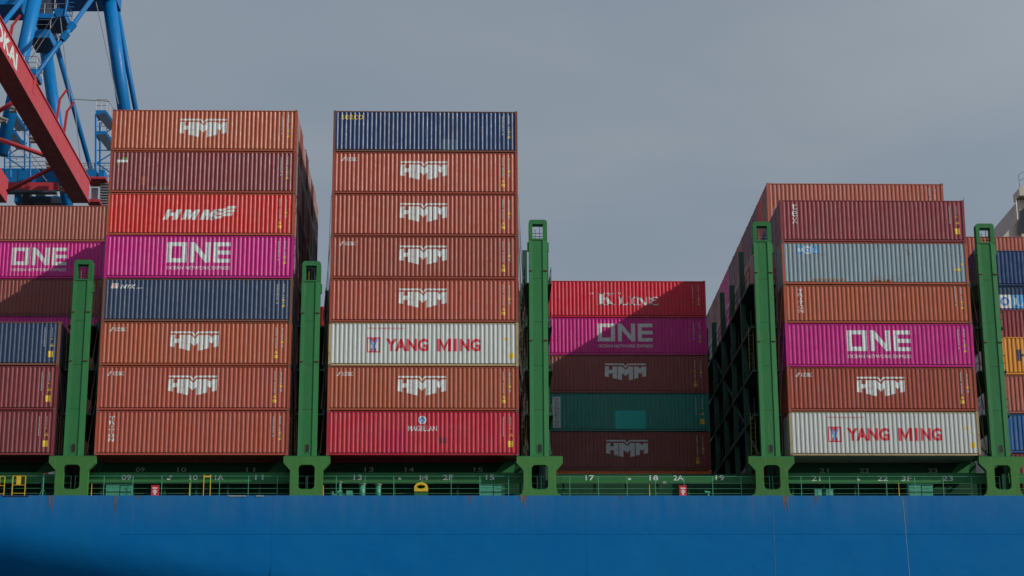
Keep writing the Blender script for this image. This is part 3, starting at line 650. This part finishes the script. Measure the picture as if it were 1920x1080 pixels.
# bay 5, cut by the right edge: front three, then taller ones behind
x5 = 1890
def ztop(py, row): return at(x5, py, row * ROWP).z
zA = ztop(631, 1)
container(5, 1, zA - STD, 'amber', 'amber yellow container with dark blue letter at the right edge', ['hletter'], None, STD)
container(5, 1, zA - 2*STD - .02, 'salmon', 'salmon container with white letter fragment at the right edge, below the amber one', ['crestR'], None, STD)
container(5, 1, zA - 3*STD - .04, 'blue', 'blue container at the right edge, bottom of the visible stack', [], None, STD)
simple(5, 1, zA - 4*STD - .06, 'maroon', 'maroon container below the blue one at right edge, mostly behind green post', STD)
zB = ztop(580, 2); container(5, 2, zB - HC, 'wine', 'wine red container just above the amber one at the right edge', [], None)
zC = ztop(469, 3); container(5, 3, zC - STD, 'navy', 'navy container at the right edge below a salmon one', [], None, STD)
container(5, 3, zC - 2*STD - .02, 'slate', 'grey container with big blue and white letter squares at right edge', ['molbig'], None, STD)
zD_ = ztop(443, 5); container(5, 5, zD_ - STD, 'salmon', 'salmon container topping the stacks at the right edge beneath the beige deckhouse', [], None, STD)
simple(5, 5, zD_ - 2*STD, 'salmon', 'salmon container seen left of the rightmost green post, under the topmost salmon one', STD)

# ------------------------------------------------------------------ rows behind
palT = ['dusty pink', 'salmon', 'dusty pink', 'maroon']
pal1 = ['maroon', 'brown', 'wine', 'dark brown', 'plum', 'salmon', 'maroon', 'magenta', 'brown', 'slate']
rr = random.Random(3)
for row in range(1, 8):
    lo = row in (2, 4, 5, 7)
    for i in range(8):
        simple(1, row, i * TP - (.305 if lo and i > 1 else 0), rr.choice(pal1 if i < 6 else palT), f'shaded container end, left tall block, {ORD[row+1]} row from front, {ORD[i]} tier up', STD if lo and i == 1 else HC)
        simple(2, row, i * TP, rr.choice(pal1), f'container hidden in middle tall block, {ORD[row+1]} row from front, {ORD[i]} tier up')
for i in range(6): simple(1, 11, i * TP, 'magellan red' if i == 5 else rr.choice(pal1), f'red container glimpsed between left and middle tall stacks, {ORD[i]} tier up' if i == 5 else f'container far behind the left tall block, {ORD[i]} tier up')
for row in (1, 2):
    for i in range(3): simple(0, row, i * TP, rr.choice(['plum', 'slate', 'maroon']), f'dark container end at far left, {ORD[row+1]} row from front, {ORD[i]} tier up')
T7 = {2: 'plum', 3: 'vermilion', 4: 'plum', 5: 'plum', 6: 'maroon', 7: 'salmon', 8: 'maroon', 9: 'plum', 10: 'magenta', 11: 'magenta', 12: 'salmon', 13: 'dark brown', 14: 'salmon', 15: 'plum'}
T6 = {1: 'plum', 2: 'slate', 3: 'maroon', 4: 'salmon', 5: 'salmon', 6: 'salmon', 7: 'maroon', 8: 'maroon', 9: 'vermilion', 10: 'magenta', 11: 'slate', 12: 'magenta', 13: 'grey', 14: 'grey', 15: 'maroon'}
for row in range(1, 16):
    for i in range(7 if row > 1 else 6):
        if row == 2 and i == 6: continue
        c_ = T7[row] if i == 6 else T6[row] if i == 5 else rr.choice(pal1)
        simple(4, row, Z4[i], c_, f'{c_} container end, right block, {ORD[row+1]} row from front, {ORD[i]} tier up', STD if i == 3 else HC)
MB().box(at(1371, 578, 16).x, 15.6, at(1372, 595, 16).z, at(1378, 578, 16).x, 16, at(1372, 575, 16).z).build('sign_box', YEL, ship)  # plain yellow sign box beside a bridge strut, gives no light

# ------------------------------------------------------------------ lashing rods
def rod(a, b_, label):
    t = thing('lashing_rod', a, label, 'lashing rod', 'steel lashing rods bracing the stacks')
    a = Vector(a); d = Vector(b_) - a
    MB().tube((0, 0, 0), d * .72, .016, 5).build('bar', STEEL, t)
    MB().tube(d * .72, d, .032, 6).build('turnbuckle', CAST, t)
rowsets = {(2, 1): range(0, 8), (1, 1): range(0, 3), (2, 0): range(0, 3), (4, 0): range(0, 3), (4, 1): range(0, 3), (1, 0): range(0, 2), (0, 1): range(0, 2)}
nm = {0: 'far left', 1: 'left tall', 2: 'middle tall', 4: 'right'}
for (bay, side), rws in rowsets.items():
    xe = bx(bay) + (LEN + .03 if side else -.03); sg = 1 if side else -1
    xc = (bx(bay) - OFF[bay]) + (LEN + (BAYP - LEN) / 2 if side else -(BAYP - LEN) / 2)
    levels = [.05, TP, 2*TP, 3*TP, 4*TP]
    ntier = 3 if bay == 0 else 7
    for row in rws:
        for ti, lv in (((2, 0), (1, 0)) if bay == 0 else ((5, 2), (6, 3), (4, 1), (3, 0)) if row == 0 else ((5, 3), (3, 1))):
            lv = min(lv, 3 if bay in (1, 2) and not (bay == 2 and side) else 4)
            for cr_ in (0, 1):
                y0, y1 = (row * ROWP + .1, row * ROWP + WID - .3) if cr_ == 0 else (row * ROWP + WID - .1, row * ROWP + .3)
                rod((xe, y0, ti * TP - .05 + TP * .98 * (row % 2)), (xc - sg * .80, y1, levels[lv] + .15), f'{"right" if side else "left"} end steel rod, {nm[bay]} stack, {ORD[row]} row, {ORD[ti]} tier, ' + ('rising' if cr_ else 'falling'))

# ------------------------------------------------------------------ loose gear along the deck
def locker(px, label, w=1.6, Y=.55, split=.55):
    a = at(px, 928, Y); z0 = ZD - .2; zt = at(px, 909.5, Y).z
    t = thing('deck_locker', (a.x, Y, z0), label, 'locker', 'teal deck lockers behind the railing')
    h = zt - z0
    MB().box(0, 0, .22, w * split - .04, .5, h).build('cabinet', TEAL, t); MB().box(w * split + .02, .02, .22, w, .5, h).build('cabinet', TEAL, t)
    MB().box(-.02, -.02, .22 + (h - .22) * .42, w + .02, -.001, .22 + (h - .22) * .42 + .03).build('trim', DGREEN, t)
    for x in (.04, w - .1): MB().box(x, .05, 0, x + .06, .45, .22).build('leg', TEAL, t)
    MB().box(-.03, -.03, h, w + .03, .53, h + .03).build('lid', TEAL, t)
    for x in (w * split * .5, w * (1 + split) / 2): MB().box(x, -.03, .22 + (h - .22) * .75, x + .1, -.002, .22 + (h - .22) * .75 + .03).build('latch', STEEL, t)
locker(198, 'teal steel locker with yellow edge standing by the railing below the left tall stack')
locker(899, 'teal double locker at the railing below the right end of the middle stack')
locker(1703, 'teal double locker at the railing near the right end of the right stack')
for i, px in enumerate((1528, 1549)):
    a = at(px, 928, .5); t = thing('control_box', (a.x, .5, ZD - .2), ('left' if i == 0 else 'right') + ' one of two small teal boxes below the white container of the right stack', 'box', 'small teal boxes')
    zt = at(px, 918, .5).z - ZD + .2
    MB().box(0, 0, zt - .42, .46, .35, zt).build('box_body', TEAL, t); MB().box(.05, .1, 0, .41, .25, zt - .42).build('stand', DGREEN, t); MB().box(.2, -.02, zt - .36, .4, -.002, zt - .08).build('box_door', plain('pale_teal', (.12, .42, .30)), t); MB().box(-.02, -.02, zt, .48, .37, zt + .03).build('hood', TEAL, t)
def hosebox(px, pyt, label):
    a = at(px, 928, .12); t = thing('hose_box', (a.x, .12, ZD - .2), label, 'fire hose box', 'red fire hose boxes'); h = at(px, pyt, .12).z - ZD + .2
    MB().box(0, 0, 0, .46, .28, h).build('cabinet', plain('fire_red', (.60, .015, .03)), t)
    MB().box(-.02, -.015, h, .48, .3, h + .04).build('lid', plain('fire_red', (.6, .015, .03)), t)
    g = merge(MB().box(.15, -.012, h * .45, .31, -.002, h * .72), MB().box(.08, -.012, h * .78, .38, -.002, h * .88), MB().box(.18, -.012, h * .32, .28, -.002, h * .45), MB().box(.1, -.012, h * .5, .16, -.002, h * .66), MB().box(.30, -.012, h * .5, .36, -.002, h * .66)); g.build('hose_symbol', WHITE, t)
hosebox(283, 911, 'red fire hose box with white symbol below the left tall stack'); hosebox(1274, 911.5, 'red fire hose box with white symbol below the low set-back stack')
# yellow ladder
a = at(381, 928, .3); t = thing('deck_ladder', (a.x, .3, ZD - .2), 'yellow vertical deck ladder beside the girder number below the left tall stack', 'ladder')
h = at(381, 890, .3).z - ZD + .2
for d in (0, .42): MB().tube((d, 0, 0), (d, 0, h), .025, 6).build('stile', YEL, t)
for k in range(7): MB().tube((0, 0, .2 + k * .22), (.42, 0, .2 + k * .22), .016, 6).build('rung', DGREEN, t)
MB().box(0, -.02, h - .16, .42, .02, h - .08).build('top_bar', YEL, t)
# slim yellow posts
for i, (px, py) in enumerate(((171, 907), (355, 905), (606, 910), (1218, 908), (1686, 905))):
    a = at(px, 928, .25); t = thing('marker_post', (a.x, .25, ZD - .2), ['slim yellow post right of the leftmost pedestal', 'slim yellow post left of the yellow ladder', 'slim yellow post right of the second pedestal', 'slim yellow post left of the second red hose box', 'slim yellow post left of the rightmost teal locker'][i], 'post', 'slim yellow posts'); hh = at(px, py, .25).z - ZD + .2
    MB().tube((0, 0, 0), (0, 0, hh), .035, 6, .015).build('shaft', YEL, t); MB().box(-.07, -.07, 0, .07, .07, .03).build('foot', YEL, t)
# yellow fairlead
a = at(789.5, 928, .10); t = thing('fairlead', (a.x, .1, ZD - .2), 'bright yellow mooring fairlead with an oval opening below the middle stack', 'fairlead')
zt = at(789, 904.5, .1).z - ZD + .2; zb = at(789, 921.5, .1).z - ZD + .2; hw = .43
arch = [(-hw, zb), (hw, zb)] + [(hw * math.cos(math.radians(k)), zt - .34 + .34 * math.sin(math.radians(k))) for k in range(0, 181, 15)]
ov = [(.27 * math.cos(math.radians(k)), (zb + zt) / 2 + .01 + .125 * math.sin(math.radians(k))) for k in range(0, 360, 20)]
MB().prism([arch, ov[::-1]], -.05, .35).build('ring', YEL, t); MB().box(-hw, 0, 0, hw, .3, zb - .005).build('base', GREEN, t)
# ventilators and valve group
for i, (px, py, rad) in enumerate(((679, 909, .19), (709, 909.5, .17))):
    a = at(px, 928, .7); t = thing('ventilator', (a.x, .7, ZD - .2), ['wider', 'narrower'][i] + ' round teal ventilator drum below the middle stack', 'ventilator', 'round teal ventilators'); hh = at(px, py, .7).z - ZD + .2
    MB().tube((0, 0, 0), (0, 0, hh), rad, 16).build('drum', TEAL, t, True); MB().tube((0, 0, hh), (0, 0, hh + .05), rad + .06, 16).build('cap', plain('tan_cap', (.3, .25, .15)), t)
a = at(637, 928, .6); t = thing('valve_stand', (a.x, .6, ZD - .2), 'teal valve stand with a handwheel right of the second pedestal', 'valve'); hh = at(637, 905, .6).z - ZD + .2
MB().tube((0, 0, 0), (0, 0, hh), .09, 10).build('stem', TEAL, t); MB().tube((0, 0, hh), (0, 0, hh + .05), .17, 12).build('handwheel', plain('tan_cap', (.3, .25, .15)), t); MB().tube((-.16, 0, hh * .45), (.16, 0, hh * .45), .13, 10).build('flange', TEAL, t)
MB().tube((-.45, 0, hh * .3), (.85, 0, hh * .3), .06, 8).build('pipe', TEAL, t); MB().tube((-.45, 0, hh * .3), (-.45, 0, hh * .5), .07, 8).build('elbow', TEAL, t)
MB().box(.42, -.15, hh * .12, .80, .2, hh * .55).build('valve_body', TEAL, t)
a = at(1328, 928, .4); t = thing('deck_valve', (a.x, .4, ZD - .2), 'small teal valve head peeking over the hull left of the fourth pedestal', 'valve')
MB().tube((0, 0, 0), (0, 0, .5), .07, 8).build('stem', TEAL, t); MB().tube((-.22, 0, .52), (.12, 0, .46), .09, 10).build('head', TEAL, t)
a = at(80, 928, .3); t = thing('hydrant', (a.x, .3, ZD - .2), 'green hydrant stand with red and white nozzle left of the leftmost pedestal', 'hydrant'); hh = at(80, 888.5, .3).z - ZD + .2
MB().tube((0, 0, 0), (0, 0, hh), .055, 8).build('pipe', TEAL, t); MB().tube((.02, 0, hh), (.30, 0, hh + .02), .05, 8).build('red_nozzle', REDM, t); MB().tube((.30, 0, hh + .02), (.68, 0, hh + .06), .06, 10, .12).build('white_nozzle', WHITE, t)
for s_ in (-1, 1): MB().tube((0, 0, hh * .5), (s_ * .28, 0, 0), .025, 6).build('leg', TEAL, t)
for i, (px, w_) in enumerate(((22, .76), (-17, .3))):
    a = at(px, 928, -.02 if i == 0 else .2); t = thing('gangway_gate', (a.x, a.y, ZD - .05), ['yellow framed gate with a solid yellow plate at the far left railing', 'yellow frame cut by the left picture edge at the railing'][i], 'gate', 'yellow gates at the railing')
    hh = at(px, 893, 0).z - ZD + .05; w_ = .80
    for x in (0, w_): MB().box(x - .022, -.02, .0, x + .022, .02, hh).build('upright', YEL, t)
    for z in (.02, .18, hh * .55, hh): MB().box(-.02, -.025, z, w_ + .02, .025, z + .03).build('crossbar', YEL, t)
    MB().box(w_ * .3, -.035, hh * .58, w_ * .66, -.027, hh).build('plate', YEL, t)

# ------------------------------------------------------------------ the crane on the far quay
YF = 60.0
fe = at(166, 381, YF); ft = at(166, 338, YF)
GH = ft.z - fe.z; GW = fe.x - at(135, 381, YF).x
XG = fe.x; ZG = fe.z
cr8 = thing('gantry_crane', (XG, 66, -24), 'blue quay crane with red boom girders reaching over the ship at far left', 'crane')
cr8.location = (0, 0, 0)
def cpart(mb, name, mat, parent=cr8, smooth=False): return mb.build(name, mat, parent, smooth)
boom = cpart(MB().box(XG - GW, -30, ZG, XG, YF, ZG + GH), 'boom_girder', CRED)
cpart(MB().box(XG, -30, ZG + GH - .10, XG + .10, YF, ZG + GH + .02).box(XG, -30, ZG - .02, XG + .10, YF, ZG + .08), 'girder_flange', CRED, boom)
XL = at(22, 362, YF).x    # second girder on the left
boom2 = cpart(MB().box(XL - GW - .5, -30, ZG, XL - .4, YF, ZG + GH), 'boom_girder', CRED)
# girder lettering on the +x face
a = at(31, 140, 20)
d_ = f * FPX + r * (30 - 960) - u * (150 - 540); kk = (XG - CAM.x) / d_.x; yend = (CAM + d_ * kk).y
ch = GH * .62; wl = 2.05
g = text_geo('BURCHARDKAI', 0, wl * 11, 0, ch, .04)
g.v = [(XG + .012, yend - wl * 11 + x, ZG + GH * .2 + z) for x, y, z in g.v]; cpart(g, 'boom_lettering', WHITE, boom)
# plan bracing between the girders
def onboom(px, py, X):
    d = f * FPX + r * (px - 960) - u * (py - 540); return CAM + d * ((X - CAM.x) / d.x)
for (x1, y1), (x2, y2), rad in (((-40, 248), (84, 291), .22), ((14, 358), (100, 314), .19), ((-30, 225), (28, 190), .22)):
    pa = at(x1, y1, YF - 6); 
    Yb = YF - 6
    cpart(MB().tube(at(x1, y1, Yb), at(x2, y2, Yb - 3), rad, 10), 'plan_brace', CRED, smooth=True)
# boom fittings: curved hooks and lugs
for px, py, h1 in ((104, 236, 60), (118, 255, 55), (15, 85, 40)):
    p0 = at(px, py, YF - 8 if px > 50 else 30)
    sc_ = h1 / 22.0
    m = MB().bar(p0 - Vector((0, 0, .6)), p0 + Vector((.25, 0, sc_)), .22); m.bar(p0 + Vector((.25, 0, sc_ - .05)), p0 + Vector((.85, 0, sc_ + .9)), .17)
    cpart(m, 'boom_latch', CRED)
pl = at(60, 145, 34)
cpart(MB().prism([[(pl.x - .7, pl.z - .6), (pl.x + .25, pl.z - 1.5), (pl.x + .35, pl.z + .1), (pl.x - .3, pl.z + .1)]], 33.6, 34.4), 'stay_lug', CRED)
# pylon tubes
def tubepx(a_, b_, Ya, Yb, wa, wb, mat, name, n=20):
    A = at(*a_, Ya); Bv = at(*b_, Yb); ra = wa / 2 * (Ya - CAM.y) / FPX; rb = wb / 2 * (Yb - CAM.y) / FPX
    return cpart(MB().tube(A, Bv, ra, n, rb), name, mat, smooth=True)
tubepx((78, -60), (2, 290), 62, 62, 29, 26, CBLUE, 'pylon_leg'); tubepx((76, 20), (134, 440), 72, 72, 26, 22, CBLUE, 'pylon_leg')
tubepx((196, -60), (246, 300), 72, 72, 28, 26, CBLUE, 'pylon_leg'); tubepx((205, -60), (272, 300), 78, 78, 12, 10, CBLUE, 'back_stay')
tubepx((88, 20), (172, 324), 78, 78, 12, 9, CBLUE, 'back_stay')
s1 = tubepx((215, -60), (64, 146), 62, 34, 9, 10, CBLUE, 'fore_stay', 12); s2 = tubepx((90, -60), (-30, 88), 62, 40, 9, 11, CBLUE, 'fore_stay', 12)
for px, py, Y in ((134, 50, 45), (121, 68, 42)):
    p = at(px, py, Y); cpart(MB().tube(p - Vector((.22, 0, .3)), p + Vector((.22, 0, .3)), .36, 12), 'stay_joint', CBLUE)
# cross beam at the very top and platforms
p = at(0, 8, 64); p2 = at(45, -12, 64); cpart(MB().box(p.x - 14, 62, p.z - .9, p2.x, 66, p.z + 3), 'top_beam', CBLUE)
p = at(190, 0, 72); cpart(MB().box(p.x - 7.4, 69, p.z, p.x + 1.6, 75, p.z + 4), 'pylon_head', CBLUE)
def platform(px0, py, px1, Y, depth, thick, rail=True, mat=CBLUE):
    a_ = at(px0, py, Y); b_ = at(px1, py, Y)
    P_ = cpart(MB().box(a_.x, Y, a_.z - thick, b_.x, Y + depth, a_.z), 'platform', mat)
    cpart(MB().box(a_.x + .05, Y + .05, a_.z - thick - .06, b_.x - .05, Y + depth - .05, a_.z - thick - .005), 'grating', DKBLUE, P_)
    if rail:
        m = MB(); nn = max(2, int((b_.x - a_.x) / 1.1) + 1)
        for yy in (Y + .05, Y + depth - .05):
            for hh in (.55, 1.1): m.tube((a_.x, yy, a_.z + hh), (b_.x, yy, a_.z + hh), .035, 5)
            for k in range(nn): xx = a_.x + (b_.x - a_.x) * k / (nn - 1); m.tube((xx, yy, a_.z), (xx, yy, a_.z + 1.1), .035, 5)
        for xx in (a_.x, b_.x):
            for hh in (.55, 1.1): m.tube((xx, Y, a_.z + hh), (xx, Y + depth, a_.z + hh), .035, 5)
        cpart(m, 'guard_rail', STEEL, P_)
    return P_
platform(62, 25, 104, 66, 4, .5); platform(102, 16, 122, 66, 4, .9); platform(54, 55, 94, 66, 4, .9); platform(44, 128, 68, 34, 2.5, .5)
for px0, px1, y0_, y1_ in ((68, 90, -20, 30), (72, 94, 36, 70)):
    a_ = at(px0, y1_, 68); b_ = at(px1, y0_, 68); cpart(MB().box(a_.x, 68, a_.z, b_.x, 71, b_.z), 'winch_housing', DKBLUE)
p = at(121, 30, 66); m = MB().tube((p.x, 66, p.z), (p.x + .5, 66, p.z + 5), .12, 6)
for k in range(9): m.tube((p.x + .05*k, 66, p.z + .5*k), (p.x + .9, 66, p.z + .5*k), .06, 5)
cpart(m, 'access_ladder', CBLUE)
# stair towers
def stair(px, ytop, ybot, Y, plats):
    T_ = bpy.data.objects.new('stair_tower', None); C.objects.link(T_); T_.parent = cr8
    t_ = at(px, ytop, Y); b_ = at(px, ybot, Y); w_ = 2.0
    for dx in (-w_/2, w_/2):
        for dy in (0, 2.5): cpart(MB().tube((b_.x + dx, Y + dy, b_.z), (t_.x + dx, Y + dy, t_.z), .12, 6), 'stair_post', CBLUE, T_)
    m = MB(); z = b_.z; k = 0
    while z < t_.z - 1.2:
        s_ = 1 if k % 2 else -1
        m.tube((b_.x - s_*w_/2, Y, z), (b_.x + s_*w_/2, Y, z + 1.4), .07, 5); m.tube((b_.x - w_/2, Y, z), (b_.x + w_/2, Y, z), .06, 5); z += 1.4; k += 1
    cpart(m, 'stair_lattice', CBLUE, T_)
    for py in plats:
        p = at(px, py, Y)
        cpart(MB().box(p.x - 1.0, Y - .1, p.z - .35, p.x + .1, Y + 1.6, p.z + .1).bar((p.x, Y, p.z - .1), (p.x + 1.35, Y, p.z - 1.9), .16, .3), 'stair_platform', CBLUE, T_)
        cpart(MB().quad((p.x - .95, Y - .13, p.z - .36), (p.x, Y - .13, p.z - .2), (p.x + 1.3, Y - .13, p.z - 1.95), (p.x + .35, Y - .13, p.z - 2.0)), 'stair_flight', DKBLUE, T_)
        m = MB()
        for dx in (-1.0, -.45, .1): m.tube((p.x + dx, Y, p.z), (p.x + dx, Y, p.z + 1.3), .035, 5)
        for hh in (.65, 1.3): m.tube((p.x - 1.0, Y, p.z + hh), (p.x + .1, Y, p.z + hh), .035, 5)
        for k in range(4): m.tube((p.x + .1 + k * .35, Y, p.z - k * .47), (p.x + .1 + k * .35, Y, p.z + 1.2 - k * .47), .03, 5)
        m.tube((p.x + .1, Y, p.z + 1.3), (p.x + 1.4, Y, p.z - .5), .035, 5); cpart(m, 'guard_rail', STEEL, T_)
stair(198, 214, 330, 70, (209, 248)); stair(28, 215, 318, 66, (212, 247))
# machinery house: blue wall, red grating apron, supports
a_ = at(-60, 341, 76); b_ = at(122, 316, 76); H_ = cpart(MB().box(a_.x, 76, a_.z, b_.x, 79, b_.z), 'machinery_house', CBLUE)
m = MB()
for k in range(9): xx = a_.x + 1 + k * 1.4; m.box(xx, 75.96, a_.z + .1, xx + .06, 76, b_.z - .1)
cpart(m, 'house_seams', DKBLUE, H_)
a_ = at(-60, 356, 75); b_ = at(112, 342, 75); cpart(MB().box(a_.x, 75, a_.z, b_.x, 75.4, b_.z), 'red_apron', CRED, H_)
a_ = at(-60, 360, 74.5); b_ = at(105, 356.5, 74.5); cpart(MB().box(a_.x, 74.5, a_.z, b_.x, 75.3, b_.z), 'walkway_edge', DKBLUE, H_)
for x0_, x1_, y0_, y1_, mat in ((26, 38, 378, 360, CBLUE), (40, 56, 392, 360, DKBLUE), (66, 83, 365, 361, BEIGE), (98, 108, 365, 361, BEIGE), (58, 130, 369, 367, CBLUE), (56, 130, 379, 369, DKBLUE), (66, 84, 377, 372, REDM)):
    a_ = at(x0_, y0_, 77); b_ = at(x1_, y1_, 77); cpart(MB().box(a_.x, 77 + x0_ * .003, a_.z, b_.x, 79, b_.z), 'underside_fitting', mat, H_)
a_ = at(152, 338, 66); b_ = at(205, 318, 66)
hb = cpart(MB().box(at(160, 333, 66).x, 66, at(160, 333, 66).z, at(181, 318, 66).x, 68, at(160, 318, 66).z).box(at(184, 333, 66).x, 66, at(184, 333, 66).z, at(196, 318, 66).x, 68, at(184, 318, 66).z), 'hinge_cabin', CBLUE)
cpart(MB().box(at(164, 338, 66).x, 65.5, at(164, 338, 66).z, at(200, 334, 66).x, 68, at(164, 334, 66).z).box(at(166, 384, 66).x, 65, at(166, 384, 66).z, at(190, 380, 66).x, 67, at(166, 379, 66).z), 'hinge_deck', CRED, hb)
cpart(MB().box(at(170, 378, 67).x, 67, at(170, 378, 67).z, at(184, 340, 67).x, 67.3, at(170, 352, 67).z), 'hinge_panel', plain('pinkish', (.35, .30, .30)), hb)
m = MB()
for k in range(9):
    pa = at(187, 345 + k * 5, 66.5); pb = at(204, 345 + k * 5, 66.5); m.box(pa.x, 66.5, pa.z, pb.x, 67.5, pa.z + .12)
cpart(m, 'hinge_ladder', STEEL, hb)
m = MB()
for yy in (306, 311, 316.5): m.tube(at(120, yy, 70), at(204, yy, 70), .035, 5)
for px in range(150, 204, 9): m.tube(at(px, 306, 70), at(px, 318, 70), .035, 5)
for yy in (294, 302, 310): m.tube(at(10, yy + 3, 74), at(94, yy, 74), .035, 5)
cpart(m, 'walkway_rail', STEEL)
# ropes
for k, (p0, p1) in enumerate((((180, 4), (222, 195)), ((113, 33), (132, 200)), ((115, 22), (58, 110)), ((100, 30), (45, 115)), ((137, 186), (205, 190)), ((40, 280), (88, 340)), ((55, 285), (82, 318)), ((0, 250), (32, 300)), ((140, 200), (152, 315)), ((68, 146), (85, 200)))):
    cpart(MB().tube(at(*p0, 64), at(*p1, 64), .045, 5), 'wire_rope', STEEL)
for (px, py) in ((5, 225), (24, 205), (62, 262), (92, 310), (118, 356)):
    p = at(px, py, YF - 2); cpart(MB().box(p.x - .3, p.y, p.z - .15, p.x + .3, p.y + .6, p.z + .15).tube(p + Vector((-.35, 0, .3)), p + Vector((.5, 0, .0)), .12, 6), 'sheave_block', plain('dirty_beige', (.30, .27, .22)))
for o in bpy.data.objects:
    if o.type == 'MESH' and len(o.data.polygons) and o.data.name.startswith(('pylon_leg', 'back_stay', 'fore_stay', 'drum')): 
        o.data.polygons.foreach_set('use_smooth', [len(p.vertices) == 4 for p in o.data.polygons])
